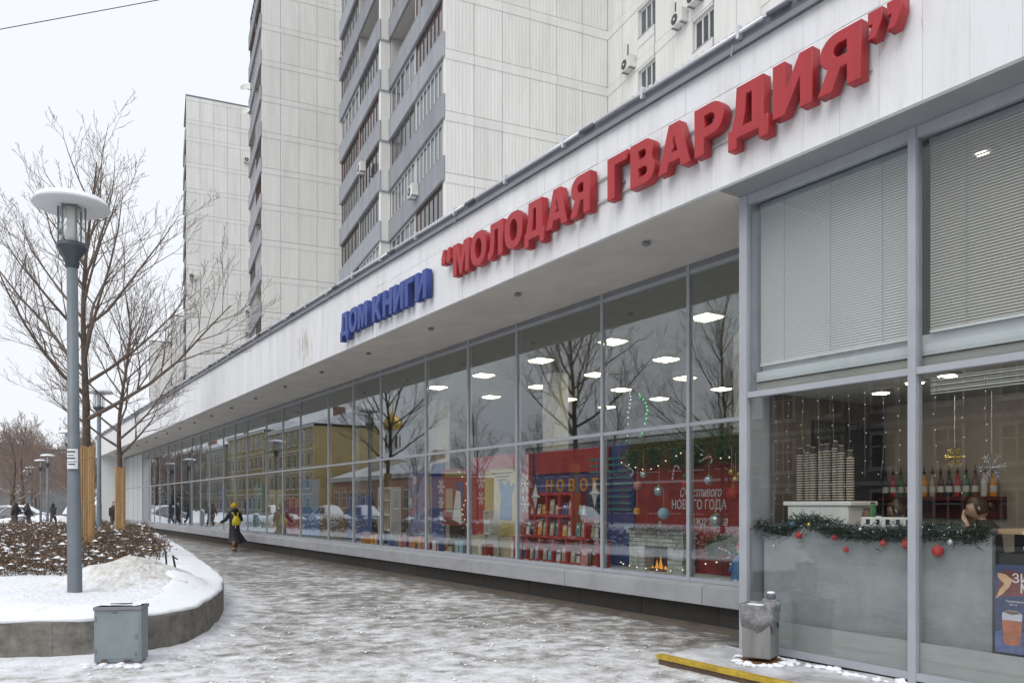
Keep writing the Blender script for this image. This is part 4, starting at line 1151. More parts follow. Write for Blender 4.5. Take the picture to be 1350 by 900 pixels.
cm('d_green', (0.045, 0.15, 0.05), 0.8, island=0.5); cm('d_gold', (0.60, 0.42, 0.12), 0.25, metal=0.8); cm('d_silver', (0.55, 0.57, 0.60), 0.2, metal=0.7)
cm('d_pink', (0.55, 0.22, 0.22), 0.7); cm('d_teal', (0.05, 0.20, 0.22), 0.7, var=0.2); cm('d_black', (0.03, 0.03, 0.035), 0.6); cm('d_brown', (0.16, 0.09, 0.05), 0.7, var=0.3)
cm('stone_grey', (0.50, 0.49, 0.46), 0.85, rnd=0.22, var=0.2, scale=12); cm('d_lightblue', (0.30, 0.48, 0.62), 0.6)
M['fire'] = emis('fire_glow', (1.0, 0.40, 0.08), 0.9); M['bulb'] = emis('fairy_bulb', (1.0, 0.85, 0.55), 2.0); M['bulb_faint'] = emis('fairy_bulb_faint', (1.0, 0.93, 0.8), 0.9); M['bulb_white'] = emis('fairy_bulb_white', (0.9, 0.95, 1.0), 1.0)
def board(s0, s1, z0, z1, D, m, label, name='display_board', cat='display board', th=0.03):
    o = MB().box(-(s1 - s0) / 2, (s1 - s0) / 2, 0, th, 0, z1 - z0).build(name, m, None, W((s0 + s1) / 2, D, z0), TH)
    return tag(o, label, cat)
part('display_floor', 'd_white', [(6.03, 52, 8.105, 9.7, 0.581, 0.60)])
for a, b in zip(MUL[:-1], MUL[1:]):               # flocked artificial snow along the sill
    if a < 21:
        mb = MB()
        for q in range(int((b - a) / 0.05)): mb.ball((-(b - a) / 2 + 0.06 + q * 0.05 + R.uniform(-0.02, 0.02), R.uniform(0, 0.12), 0), R.uniform(0.025, 0.06), 6, 4, (1, 1, 0.8))
        o = mb.build('artificial_snow', 'snow', None, W((a + b) / 2, 8.2, 0.61), TH, smooth=True)
        tag(o, 'strip of artificial white snow along the window bottom', 'artificial snow', kind='stuff')
bd = board(5.95, 10.05, 0.605, 2.70, 9.10, 'd_red', 'dark red festive backdrop with white greeting lettering behind the fireplace')
for txt, x, z, sz_, sh in (('Счастливого', 0.35, 1.17, 0.20, 0.35), ('НОВОГО ГОДА', 0.18, 0.98, 0.20, 0.0), ('Рождества', 0.48, 0.74, 0.19, 0.35)):
    me = text_mesh('lettering', txt, sz_, 0.004, 'd_white', offset=0.002, shear=sh); b_ = bounds(me)
    kx = (1.12 if 'НОВ' in txt else 0.85) / (b_[1] - b_[0]); me.transform(Matrix.Diagonal((kx, 1, 1, 1)))
    link('lettering', me, bd, (-1.20 + x - 0.18, -0.004, z - 0.28 + 0.28))
for k in range(11): MB().box(-2.0 + k * 0.37, -1.985 + k * 0.37, -0.006, -0.001, 0.0, 1.5).build('batten', 'd_red', bd)
board(10.06, 10.62, 0.605, 2.70, 9.08, 'd_navy', 'narrow navy panel with pale snowflakes beside the fireplace backdrop')
board(10.63, 13.05, 0.605, 2.70, 9.12, 'd_navy', 'navy display backdrop behind the red stepped shelf')
board(10.70, 12.9, 2.25, 2.68, 9.05, 'd_brightred', 'red banner strip above the orange letters', th=0.02)
for k in range(9): board(10.08, 11.2, 1.55 + 0.11 * k, 1.59 + 0.11 * k, 9.04, 'd_teal', 'teal slat of the striped screen behind the stars', 'screen_slat', 'slat')['group'] = 'teal striped screen slats'
board(13.06, 13.50, 0.605, 2.70, 9.10, 'd_red', 'narrow red panel between the red shelf and the yellow poster')
yb = board(13.52, 14.85, 0.9, 2.52, 9.06, 'd_yellow', 'yellow poster with a blue winter figure', 'poster', 'poster')
MB().prism([(-0.05, 0.45), (0.42, 0.42), (0.40, 0.9), (0.52, 1.20), (0.36, 1.12), (0.30, 1.28), (0.16, 1.15), (0.0, 1.26), (-0.10, 1.3), (0.0, 0.9)], -0.012, -0.002, 'y').build('printed_figure', 'd_blue', yb)
for k in range(3): MB().box(-0.35 + 0.1 * k, 0.45 - 0.12 * k, -0.006, -0.001, 1.40 - 0.07 * k, 1.43 - 0.07 * k).build('printed_line', 'd_brown', yb)
board(14.86, 15.45, 0.605, 2.70, 9.10, 'd_brightred', 'bright red panel with hanging snowflakes beside the yellow poster')
board(13.4, 14.9, 2.42, 2.70, 9.0, 'd_brightred', 'red header strip over the yellow poster', th=0.02)
board(13.2, 14.9, 0.605, 1.0, 8.75, 'd_beige', 'low beige ledge with boxed gifts under the yellow poster', th=0.3)
rp = board(15.5, 16.75, 1.18, 2.48, 9.04, 'd_red', 'dark red poster with a gold frame and small pictures', 'poster', 'poster')
for (x0, x1, z0, z1, m) in ((-0.5, 0.5, 1.12, 1.24, 'd_gold'), (-0.45, -0.1, 0.3, 0.85, 'd_beige'), (0.05, 0.40, 0.45, 1.0, 'd_navy'), (-0.5, 0.5, 0.06, 0.16, 'd_brown')):
    MB().box(x0, x1, -0.012, -0.002, z0, z1).build('printed_block', m, rp)
sh_ = MB().prism([(-0.2, 0), (0.22, -0.1), (0.16, 0.62), (-0.02, 0.66)], 0, 0.01, 'y').build('white_sheet', 'd_white', None, W(15.55, 8.75, 1.32), TH); tag(sh_, 'tilted blank white sheet in front of the dark red poster', 'sheet')
board(16.76, 17.40, 0.605, 2.65, 9.10, 'd_navy', 'dark navy panel with paper snowflakes left of the red poster')
lp_ = board(17.45, 18.6, 0.9, 2.45, 9.05, 'd_lilac', 'pale lilac poster covered with small blue pictures', 'poster', 'poster')
for k in range(14):
    x, z = R.uniform(-0.5, 0.35), R.uniform(0.08, 1.35); MB().box(x, x + R.uniform(0.1, 0.2), -0.004 - 0.003 * k, -0.001 - 0.003 * k, z, z + R.uniform(0.1, 0.2)).build('printed_picture', R.choice(('d_blue', 'd_pink', 'd_lightblue', 'd_white')), lp_)
board(18.65, 19.9, 0.605, 2.3, 9.10, 'd_brown', 'brown backdrop behind the white open rack')
cols = ['d_navy', 'd_brown', 'd_blue', 'd_red', 'd_beige', 'd_teal', 'd_navy', 'd_brown']
names = {'d_navy': 'navy', 'd_brown': 'brown', 'd_blue': 'blue', 'd_red': 'dark red', 'd_beige': 'beige', 'd_teal': 'teal', 'd_white': 'white', 'd_pink': 'pink', 'd_lightblue': 'light blue', 'd_orange': 'orange', 'd_yellow': 'yellow', 'd_green': 'green', 'd_black': 'black', 'd_gold': 'gold', 'd_silver': 'silver', 'd_brightred': 'red', 'd_lilac': 'lilac'}
i = 0
for a, b in zip(MUL[:-1], MUL[1:]):
    if 19.7 < a < 38:
        m = cols[i % 8]; board(a + 1.3, b + 1.25, 0.605, 1.9 + 0.3 * (i % 3), 9.1, m, names[m] + ' display backdrop far along the front behind mirrored street', 'display_board')['group'] = 'far window backdrops'; i += 1
def book(s, D, z, w, h, m, where, tilt=0.12):
    o = empty('book', W(s, D, z), TH, names[m] + ' book standing ' + where, 'book', 'books in the window displays')
    c = MB().box(-w / 2, w / 2, 0, 0.004, 0, h).box(-w / 2, w / 2, 0.021, 0.025, 0, h).box(-w / 2, -w / 2 + 0.004, 0.0041, 0.0209, 0, h).build('cover', m, o)
    MB().box(-w / 2 + 0.005, w / 2 - 0.003, 0.0042, 0.0208, 0.003, h - 0.003).build('pages', 'd_white', o)
    MB().box(-w * 0.32, w * 0.32, -0.0015, -0.0003, h * 0.62, h * 0.8).build('title_block', 'd_white' if m != 'd_white' else 'd_navy', c)
    o.rotation_euler = (-tilt, 0, TH)
    return o
# red stepped shelf
sh = at('red_shelf', 11.5, 8.45, 0.60, 'red stepped cubby shelf filled with books and toys', 'shelf')
rows = [(-1.30, 1.22, 0.0, 0.45, 6), (-0.98, 0.92, 0.45, 0.83, 5), (-0.62, 0.56, 0.83, 1.22, 3)]
T_ = 0.045
for (x0, x1, z0, z1, n) in rows:
    MB().box(x0, x1, 0, 0.30, z0, z0 + T_).build('board', 'd_brightred', sh)
    for k in range(n + 1):
        x = x0 + (x1 - x0 - T_) * k / n; MB().box(x, x + T_, 0.002, 0.298, z0 + T_ + 0.0005, z1 - 0.0005).build('upright', 'd_brightred', sh)
MB().box(-0.62, 0.56, 0, 0.30, 1.22, 1.22 + T_).build('board', 'd_brightred', sh)
bc = ['d_white', 'd_beige', 'd_lightblue', 'd_pink', 'd_navy', 'd_gold', 'd_black', 'd_white', 'd_beige', 'd_teal', 'd_orange']
for ri, (x0, x1, z0, z1, n) in enumerate(rows):
    for k in range(n):
        c = x0 + (x1 - x0) * (k + 0.5) / n
        for q in range(R.choice((2, 2, 3))):
            m = R.choice(bc); w, h = R.uniform(0.08, 0.13), R.uniform(0.17, 0.27)
            book(11.5 - (c + (-0.09 + 0.09 * q)), 8.49 + 0.05 * q, 0.60 + z0 + T_ + 0.002, w, h, m, ('on the bottom tier', 'on the middle tier', 'on the top tier')[ri] + ' of the red shelf')
book(10.55, 8.38, 0.62, 0.17, 0.29, 'd_pink', 'in front of the red shelf by the mullion')
for k, (x, m) in enumerate(((-0.78, 'd_white'), (-0.70, 'd_pink'), (0.66, 'd_lightblue'), (0.76, 'd_white'), (1.0, 'd_beige'), (1.1, 'd_white'))):
    zz = 0.60 + (0.83 if abs(x) < 0.9 else 0.45) + T_
    f = empty('figurine', W(11.5 - x, 8.55, zz), TH, names[m] + ' small figurine on a step of the red shelf', 'figurine', 'figurines on the red shelf')
    MB().lathe([(0.035, 0), (0.04, 0.02), (0.03, 0.09), (0.018, 0.12)], 10).build('body', m, f, smooth=True); MB().ball((0, 0, 0.145), 0.028, 10, 7).build('head', 'd_beige', f, smooth=True)
for ch, x in zip('НОВОЕ', (-0.72, -0.38, -0.02, 0.32, 0.66)):
    me = text_mesh('hanging_letter', ch, 0.30, 0.03, 'd_orange', offset=0.005)
    tag(link('hanging_letter', me, None, W(11.55 - x, 8.85, 1.90), TH), 'orange block letter ' + {'Н': 'N shaped like H', 'О': 'O ring', 'В': 'B', 'Е': 'E'}[ch] + ' above the red shelf', 'letter', 'orange letters')
def star(s, D, z, r, label):
    vs = [(0, -0.07, 0), (0, 0.07, 0)]; fs = []
    pts = [(0, 1), (0.2, 0.18), (0.62, 0.0), (0.2, -0.18), (0, -1), (-0.2, -0.18), (-0.62, 0), (-0.2, 0.18)]
    for x, zz in pts: vs.append((x * r, 0, zz * r))
    for k in range(8): fs += [(0, 2 + k, 2 + (k + 1) % 8), (1, 2 + (k + 1) % 8, 2 + k)]
    tag(MB().raw(vs, fs).build('paper_star', 'd_white', None, W(s, D, z), TH), label, 'star', 'paper stars')
star(11.98, 8.4, 1.80, 0.24, 'folded white paper star hanging left of the orange letters'); star(10.27, 8.4, 1.84, 0.25, 'folded white paper star hanging right of the orange letters')
def snowflake(s, D, z, r, m, label, grp='paper snowflakes'):
    o = empty('snowflake', W(s, D, z), TH, label, 'snowflake', grp); mb = MB()
    for k in range(6):
        a = k * math.pi / 3; u = (math.cos(a), math.sin(a)); v = (-u[1], u[0])
        def P(l, t): return (u[0] * l + v[0] * t, 0, u[1] * l + v[1] * t)
        mb.tube([P(0.02 * r, 0), P(r, 0)], 0.045 * r, 4)
        for l in (0.4, 0.68):
            for sg in (-1, 1): mb.tube([P(l * r, 0), P((l + 0.24) * r, sg * 0.24 * r)], 0.035 * r, 4)
    mb.build('arms', m, o); MB().tube([(0, 0, r * 0.9), (0, 0, min(2.68, z + r + 1.0) - z)], 0.002, 3).build('thread', 'd_white', o)
for (s_, z, r_, w) in ((13.95, 2.14, 0.17, 'beside the yellow poster, upper one'), (13.95, 1.78, 0.14, 'beside the yellow poster, lower one'), (15.66, 2.05, 0.17, 'by the navy panel, topmost of three'), (15.66, 1.70, 0.14, 'by the navy panel, middle of three'), (15.66, 1.40, 0.11, 'by the navy panel, lowest of three'),
                       (12.35, 2.05, 0.20, 'left of the orange letters, upper one'), (12.35, 1.66, 0.17, 'left of the orange letters, lower one'), (10.25, 1.30, 0.11, 'on the navy strip by the fireplace, upper one'), (10.25, 1.08, 0.10, 'on the navy strip by the fireplace, lower one')):
    snowflake(s_, 8.42, z, r_, 'd_white', 'white snowflake hanging ' + w)
# white cube stack
for k in range(4):
    o = at('display_cube', 13.85 + 0.02 * (k % 2), 8.5, 0.60 + 0.235 * k, ('lowest', 'second lowest', 'second highest', 'topmost')[k] + ' open white cube in the stack before the yellow poster', 'display cube', 'stacked white cubes')
    w = 0.115
    for (a, b, c, d) in ((-w, w, 0, 0.02), (-w, w, 0.21, 0.23), (-w, -w + 0.02, 0.021, 0.209), (w - 0.02, w, 0.021, 0.209)): MB().box(a, b, 0, 0.22, c, d).build('side', 'd_white', o)
rk = at('white_rack', 18.9, 8.5, 0.60, 'white open rack with ornaments before the brown backdrop', 'rack')
for x in (-0.38, 0.36): MB().box(x, x + 0.03, 0, 0.3, 0, 1.5).build('upright', 'd_white', rk)
for z in (0.02, 0.4, 0.78, 1.15, 1.47): MB().box(-0.349, 0.359, 0.001, 0.299, z, z + 0.028).build('shelf_board', 'd_white', rk)
for k in range(26):
    s_ = R.uniform(12.9, 20.8); m = R.choice(('d_red', 'd_orange', 'd_lightblue', 'd_navy', 'd_white', 'd_pink', 'd_gold', 'd_blue', 'd_beige'))
    o = empty('gift_box', W(s_, R.uniform(8.45, 8.75), 0.60), TH + R.uniform(-0.5, 0.5), names[m] + ' gift box on the window floor ' + ('below the yellow poster' if s_ < 15 else ('below the red poster' if s_ < 17.2 else 'below the lilac poster and white rack')), 'gift box', 'gift boxes in the window')
    w, h = R.uniform(0.07, 0.16), R.uniform(0.1, 0.34)
    MB().box(-w, w, -w * 0.7, w * 0.7, 0, h).build('box', m, o, bevel=0.004); MB().box(-w * 0.15, w * 0.15, -w * 0.71, w * 0.71, 0, h + 0.003).build('ribbon', R.choice(('d_gold', 'd_white', 'd_brightred')), o)
# fireplace of stone courses
fp = at('mock_fireplace', 9.2, 8.75, 0.60, 'grey stacked-stone mock fireplace with a glowing fire', 'fireplace')
for row in range(9):
    z = row * 0.066; x = -0.62 - (0.06 if row % 2 else 0)
    while x < 0.60:
        w = R.uniform(0.13, 0.25); a, b = max(x, -0.61), min(x + w, 0.60)
        if b - a > 0.03:
            if row < 6 and b > -0.25 and a < 0.26:
                if a < -0.25: b = -0.252
                elif b > 0.26: a = 0.262
                else: x += w; continue
            MB().box(a + 0.003, b - 0.003, R.uniform(-0.012, 0.006), 0.26, z + 0.003, z + 0.063).build('stone', 'stone_grey', fp)
        x += w
MB().box(-0.64, 0.63, -0.04, 0.28, 0.595, 0.64).build('mantel', 'stone_grey', fp)
MB().box(-0.251, 0.261, 0.20, 0.24, 0.0, 0.396).build('firebox', 'd_black', fp)
MB().box(-0.25, 0.26, 0.0, 0.02, 0.335, 0.395).build('fire_hood', 'd_black', fp)
fl = MB()
for k in range(7):
    x = -0.15 + k * 0.05; h = 0.05 + 0.15 * math.exp(-((k - 3) / 1.3) ** 2) + R.uniform(0, 0.03); y = 0.08 + 0.03 * (k % 2)
    fl.lathe([(0.004, 0.0), (0.026, 0.03), (0.019, h * 0.45), (0.007, h * 0.8), (0.001, h)], 8, (x, y, 0.03))
fl.build('flames', 'fire', fp, smooth=True)
for x in (-0.1, 0.02): MB().tube([(x - 0.08, 0.06, 0.025), (x + 0.14, 0.12, 0.03)], 0.022, 7).build('log', 'd_brown', fp)
# garlands: needles along a path
def garland(pts, rad_, n, m, label, thick=0.0022, L=(0.04, 0.09), loc=None, name='fir_garland'):
    P = catmull(pts, 8, closed=False); mb = MB(); r = random.Random(n)
    o0 = P[0]
    for k in range(n):
        t = r.random() * (len(P) - 1); a = int(t); c = P[a].lerp(P[min(a + 1, len(P) - 1)], t - a)
        c = c + Vector((r.gauss(0, rad_ * 0.42), r.gauss(0, rad_ * 0.42), r.gauss(0, rad_ * 0.42)))
        u = Vector((r.uniform(-1, 1), r.uniform(-1, 1), r.uniform(-0.7, 1))).normalized(); ln = r.uniform(*L); v = u.orthogonal().normalized() * ln * 0.10; w = u.cross(v)
        b = c - o0; mb.raw([tuple(b - v), tuple(b + v), tuple(b + w), tuple(b + u * ln)], [(0, 1, 3), (1, 2, 3), (2, 0, 3)])
    o = mb.build(name, m, None, o0, 0, recalc=False); return tag(o, label, 'garland')
def GW(lst): return [W(*p) for p in lst]
garland(GW([(9.9, 8.95, 2.45), (9.3, 8.85, 2.5), (8.7, 8.9, 2.42), (8.0, 8.85, 2.5), (7.3, 8.9, 2.38), (6.6, 8.9, 2.45)]), 0.24, 9000, 'd_green', 'thick green fir garland along the top of the red backdrop', L=(0.06, 0.14))
garland(GW([(9.75, 8.72, 1.27), (9.2, 8.7, 1.27), (8.62, 8.72, 1.27)]), 0.06, 900, cm('d_greygreen', (0.16, 0.18, 0.16), 0.7, island=0.5), 'grey tinsel garland lying on the fireplace mantel', L=(0.03, 0.07))
garland(GW([(8.1, 8.8, 1.0), (7.7, 8.75, 1.1), (7.3, 8.8, 0.95), (6.9, 8.8, 1.05)]), 0.15, 1800, 'd_green', 'low green fir branches beside the fireplace', L=(0.06, 0.14))
def bauble(s, D, z, r, m, label, drop=0.3):
    o = at('bauble', s, D, z, label, 'bauble', 'christmas baubles')
    MB().ball((0, 0, 0), r, 16, 10).build('ball', m, o, smooth=True); MB().lathe([(r * 0.22, r * 0.94), (r * 0.22, r * 1.2)], 8).build('cap', 'd_gold', o)
    if drop: MB().tube([(0, 0, r * 1.15), (0, 0, r + drop)], 0.002, 3).build('thread', 'd_white', o)
for (s_, z, r_, m, lab) in ((8.76, 1.52, 0.09, 'd_lightblue', 'pale blue bauble hanging over the fireplace'), (7.73, 1.43, 0.10, 'd_silver', 'large silver bauble right of the greeting lettering'), (7.86, 2.0, 0.075, 'd_silver', 'silver bauble high on the red backdrop'), (8.86, 1.86, 0.085, 'd_silver', 'silver bauble left of the greeting lettering'),
                            (9.33, 1.95, 0.07, 'd_pink', 'pinkish red bauble above the mantel candle'), (8.31, 1.95, 0.055, 'd_brightred', 'small shiny red bauble above the lettering'), (8.31, 2.06, 0.05, 'd_green', 'small dark green bauble above the red one'), (7.42, 1.80, 0.10, 'd_brightred', 'large red bauble by the cafe corner'), (9.35, 1.55, 0.06, 'd_orange', 'orange bauble near the mantel'), (9.2, 2.12, 0.06, 'd_silver', 'silver disc bauble under the top garland'),
                            (7.45, 2.10, 0.05, 'd_gold', 'gold bauble of a cluster near the corner, upper one'), (7.38, 2.0, 0.05, 'd_gold', 'gold bauble of a cluster near the corner, lower one'), (7.30, 2.06, 0.05, 'd_gold', 'gold bauble of a cluster near the corner, outer one')):
    bauble(s_, 8.5, z, r_, m, lab)
cn = at('candle', 9.15, 8.8, 1.245, 'cream candle standing on the fireplace mantel', 'candle'); MB().lathe([(0.028, 0), (0.028, 0.15), (0.02, 0.155)], 12).build('wax', 'd_beige', cn); MB().tube([(0, 0, 0.155), (0, 0, 0.175)], 0.003, 4).build('wick', 'd_black', cn)
cc = 0
for (s_, z, a) in ((8.55, 2.16, 0.2), (9.5, 2.22, 2.0), (7.9, 2.32, 1.2), (7.55, 1.02, 1.8)):
    o = at('candy_cane', s_, 8.5, z, 'red and white candy cane ' + ('below the top garland by the mullion', 'in the top garland over the mantel', 'in the top garland near the cafe corner', 'in the low fir branches')[cc], 'candy cane', 'candy canes'); cc += 1
    pts = [Vector((0, 0, -0.16 + 0.03 * k)) for k in range(7)] + [Vector((0.05 - 0.05 * math.cos(t), 0, 0.03 + 0.05 * math.sin(t))) for t in (0.6, 1.2, 1.8, 2.5, 3.1)]
    pts = [Matrix.Rotation(a, 3, 'Y') @ p for p in pts]
    MB().tube(pts, 0.011, 6).build('stick', 'd_white', o, smooth=True)
    for k in range(0, 10, 2): MB().tube([pts[k].lerp(pts[k + 1], 0.1), pts[k].lerp(pts[k + 1], 0.75)], 0.0125, 6).build('stripe', 'd_brightred', o)
def fairy(pts, n, label, m='bulb', r=0.011):
    P = catmull(pts, 8, closed=False); o0 = P[0]
    o = empty('fairy_lights', o0, 0, label, 'fairy lights', 'strings of fairy lights')
    MB().tube([p - o0 for p in P], 0.0014, 4).build('wire', 'd_greygreen', o)
    b = MB(); r_ = random.Random(n)
    for k in range(n):
        t = (k + 0.5) / n * (len(P) - 1); a = int(t); c = P[a].lerp(P[min(a + 1, len(P) - 1)], t - a) - o0; b.ball(c + Vector((r_.gauss(0, 0.012), r_.gauss(0, 0.012), 0)), r, 6, 4)
    b.build('bulbs', m, o)
fairy(GW([(9.9, 8.65, 2.35), (9.2, 8.6, 2.2), (8.5, 8.65, 2.42), (7.7, 8.6, 2.3), (6.9, 8.6, 2.4)]), 17, 'warm fairy lights threaded through the top garland', r=0.010)
fairy(GW([(9.9, 8.6, 0.72), (9.3, 8.45, 0.68), (8.5, 8.5, 0.68), (7.7, 8.5, 0.85), (7.0, 8.5, 0.75)]), 14, 'warm fairy lights lying below the fireplace')
fairy(GW([(15.0, 8.5, 2.4), (14.6, 8.5, 1.9), (14.9, 8.5, 1.5), (14.5, 8.5, 1.1)]), 12, 'fairy lights hanging by the yellow poster')
M['led_green'] = emis('led_green', (0.1, 1.0, 0.3), 1.0); M['led_blue'] = emis('led_blue', (0.2, 0.3, 1.0), 0.8)
fairy(GW([(12.0, 11.0, 3.0), (11.8, 11.0, 3.5), (12.05, 11.0, 3.9)]), 12, 'green lights of the tree deep in the shop, upper window', 'led_green', 0.02)
fairy(GW([(12.4, 11.0, 2.95), (12.35, 11.0, 3.6), (12.3, 11.0, 4.0)]), 12, 'pale lights hanging beside the green ones, upper window', 'bulb_white', 0.016)
fairy(GW([(11.8, 10.5, 3.05), (10.0, 10.4, 3.1), (8.0, 10.5, 3.0)]), 26, 'row of blue lights along the top of the display wall', 'led_blue', 0.014)
for k in range(12):
    s_ = 6.9 + 1.5 * k
    o = at('book_case', s_, 13.5 + 0.2 * (k % 3), 0.58, 'tall book case standing deep inside the shop', 'book case', 'book cases inside the shop')
    for x in (-0.6, 0.57): MB().box(x, x + 0.03, 0, 0.35, 0, 2.2).build('side', 'd_brown', o)
    for z in (0.05, 0.48, 0.91, 1.34, 1.77, 2.17): MB().box(-0.569, 0.569, 0.001, 0.349, z, z + 0.028).build('shelf_board', 'd_brown', o)
    for q, z in enumerate((0.08, 0.51, 0.94, 1.37, 1.80)):
        mb = MB(); x = -0.56
        while x < 0.5:
            w = R.uniform(0.02, 0.05); mb.box(x, x + w, 0.05, 0.25, z, z + R.uniform(0.2, 0.32)); x += w + 0.002
        b = mb.build('book_row', cols[(k + q) % 8] if (k + q) % 3 else 'd_beige', o); b['kind'] = 'stuff'
bl = at('blue_costume_doll', 7.25, 8.45, 0.60, 'doll in a blue coat and red hat by the cafe corner post', 'doll')
MB().lathe([(0.13, 0), (0.14, 0.03), (0.10, 0.25), (0.06, 0.36), (0.03, 0.38)], 14).build('coat', 'd_blue', bl, smooth=True); MB().ball((0, 0, 0.43), 0.055, 12, 8).build('head', 'd_beige', bl, smooth=True); MB().lathe([(0.06, 0.45), (0.055, 0.5), (0.01, 0.62)], 12).build('hat', 'd_brightred', bl, smooth=True)
for sx in (-1, 1): MB().tube([(sx * 0.06, 0, 0.34), (sx * 0.13, -0.03, 0.22), (sx * 0.12, -0.08, 0.14)], [0.03, 0.026, 0.02], 8).build('arm', 'd_blue', bl, smooth=True)

# ------------------------------------------------------------------ cafe interior
M['counter'] = mat('counter_concrete', (0.27, 0.285, 0.29), 0.6, var=0.16, scale=3.5, rgb2=(0.34, 0.355, 0.36))
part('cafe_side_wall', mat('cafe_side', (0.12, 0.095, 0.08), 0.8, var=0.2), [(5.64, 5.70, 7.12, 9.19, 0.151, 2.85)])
ct = at('cafe_counter', 4.6, 6.92, 0.15, 'grey concrete-look cafe counter right behind the glass', 'counter')
MB().box(-1.02, 1.29, 0, 0.05, 0, 1.25).build('front_panel', 'counter', ct); MB().box(-1.02, 1.29, 0.0, 0.55, 1.251, 1.29).build('worktop', 'alu_dark', ct)
MB().box(-1.02, -0.97, 0.051, 0.55, 0, 1.25).build('side_panel', 'counter', ct)
dc = at('display_case', 2.6, 6.95, 0.15, 'dark cafe display case beyond the counter', 'display case')
MB().box(-0.69, 1.9, 0.04, 0.6, 0, 1.10).build('body', 'd_black', dc); MB().box(-0.69, 1.9, 0.02, 0.6, 1.26, 1.30).build('wooden_top', cm('wood', (0.42, 0.26, 0.13), 0.6, var=0.15), dc)
MB().box(-0.69, 1.9, 0.3, 0.31, 1.101, 1.259).build('case_back', 'd_black', dc)
# garland on the counter and its baubles
garland(GW([(5.68, 6.90, 1.40), (5.4, 6.90, 1.38), (5.15, 6.92, 1.48), (4.85, 6.90, 1.44), (4.6, 6.90, 1.38), (4.25, 6.90, 1.38), (3.98, 6.90, 1.40), (3.75, 6.92, 1.42), (3.5, 6.92, 1.40), (3.36, 6.94, 1.42)]), 0.085, 6500, cm('fir_green', (0.02, 0.045, 0.028), 0.8, island=0.6), 'dark green fir garland with frosting draped over the cafe counter', L=(0.03, 0.075))
for k, (s_, z, r_, m, lab) in enumerate(((5.14, 1.34, 0.036, 'd_brightred', 'red bauble low on the garland below the cup stacks'), (4.73, 1.33, 0.028, 'd_brightred', 'small red bauble on the garland beside the white machine'), (4.61, 1.22, 0.028, 'd_brightred', 'red bauble dangling below the garland before the counter'), (4.23, 1.30, 0.032, 'd_brightred', 'red bauble on the garland between machine and mullion'), (4.01, 1.30, 0.046, 'd_brightred', 'large red bauble at the cafe mullion'), (3.73, 1.25, 0.05, 'd_brightred', 'largest red bauble hanging past the cafe mullion'),
                          (5.02, 1.45, 0.026, 'd_gold', 'gold bauble in the counter garland'), (5.22, 1.46, 0.024, 'd_blue', 'small blue bauble in the counter garland'), (5.45, 1.22, 0.018, 'd_silver', 'tiny silver bauble dangling at the garland end'), (4.46, 1.42, 0.02, 'd_silver', 'tiny silver bauble in the garland by the machine'), (3.62, 1.33, 0.03, 'd_silver', 'silver bauble next to the largest red one'))):
    bauble(s_, 6.86, z, r_, m, lab, drop=0)
frost = MB()
for k in range(170):
    s_ = R.uniform(3.4, 5.65); frost.ball(W(s_, 6.86 + R.uniform(-0.03, 0.06), 1.42 + R.gauss(0, 0.035)) - W(4.5, 6.9, 1.4), R.uniform(0.003, 0.008), 5, 4)
tag(frost.build('frost_beads', 'd_silver', None, W(4.5, 6.9, 1.4)), 'tiny silvery beads scattered over the counter garland', 'beads', kind='stuff')
# white machine and cup stacks
mc = at('espresso_machine', 5.12, 7.12, 1.44, 'white boxy coffee machine carrying the cup stacks on the counter', 'coffee machine')
MB().box(-0.36, 0.36, 0, 0.42, 0.0, 0.20).build('body', 'd_white', mc, bevel=0.015); MB().box(-0.40, 0.40, -0.02, 0.44, 0.201, 0.245).build('cup_tray', 'd_white', mc, bevel=0.008); MB().box(-0.3, 0.3, 0.421, 0.46, 0.02, 0.15).build('panel', 'd_black', mc)
cup = []
for kind, colr in ((0, 'd_black'), (1, 'd_white')):
    pass
cupdark = cm('cup_dark', (0.05, 0.035, 0.03), 0.6, island=0.3); cuplight = cm('cup_rim', (0.62, 0.53, 0.42), 0.6)
hts = (17, 18, 17, 18, 18, 19, 17, 15); labs = ('first', 'second', 'third', 'fourth', 'fifth', 'sixth', 'seventh', 'eighth')
for k in range(8):
    o = at('cup_stack', 5.44 - 0.082 * k, 7.28 + 0.03 * (k % 2), 1.687, labs[k] + ' stack of paper cups on the coffee machine, counted from the corner post', 'cup stack', 'paper cup stacks')
    b = MB(); rm = MB(); n = hts[k] + 2; dz = 0.026
    for q in range(n):
        z = q * dz; b.lathe([(0.037, z), (0.030, z + dz * 0.62)], 12); rm.lathe([(0.0385, z + dz * 0.64), (0.0395, z + dz * 0.8), (0.0385, z + dz * 0.96)], 12)
    b.lathe([(0.0375, n * dz), (0.026, n * dz + 0.07)], 12)
    rm.lathe([(0.026, n * dz + 0.071), (0.027, n * dz + 0.076)], 12)
    b.build('cup_walls', 'cup_dark', o); rm.build('cup_rims', 'cup_rim', o)
for k, (s_, w, h, m) in enumerate(((4.62, 0.05, 0.16, 'd_brown'), (4.5, 0.04, 0.10, 'd_white'), (4.38, 0.05, 0.08, 'd_beige'), (4.25, 0.06, 0.07, 'd_pink'), (4.56, 0.03, 0.22, 'd_green'))):
    o = at('counter_jar', s_, 7.22, 1.442, names[m] + ' jar among the things on the counter beside the machine', 'jar', 'jars on the counter')
    MB().lathe([(w * 0.9, 0), (w, 0.01), (w, h * 0.8), (w * 0.7, h * 0.9), (w * 0.7, h)], 12).build('jar_body', m, o, smooth=True); MB().lathe([(w * 0.75, h), (w * 0.75, h + 0.015)], 12).build('lid', 'd_black', o)
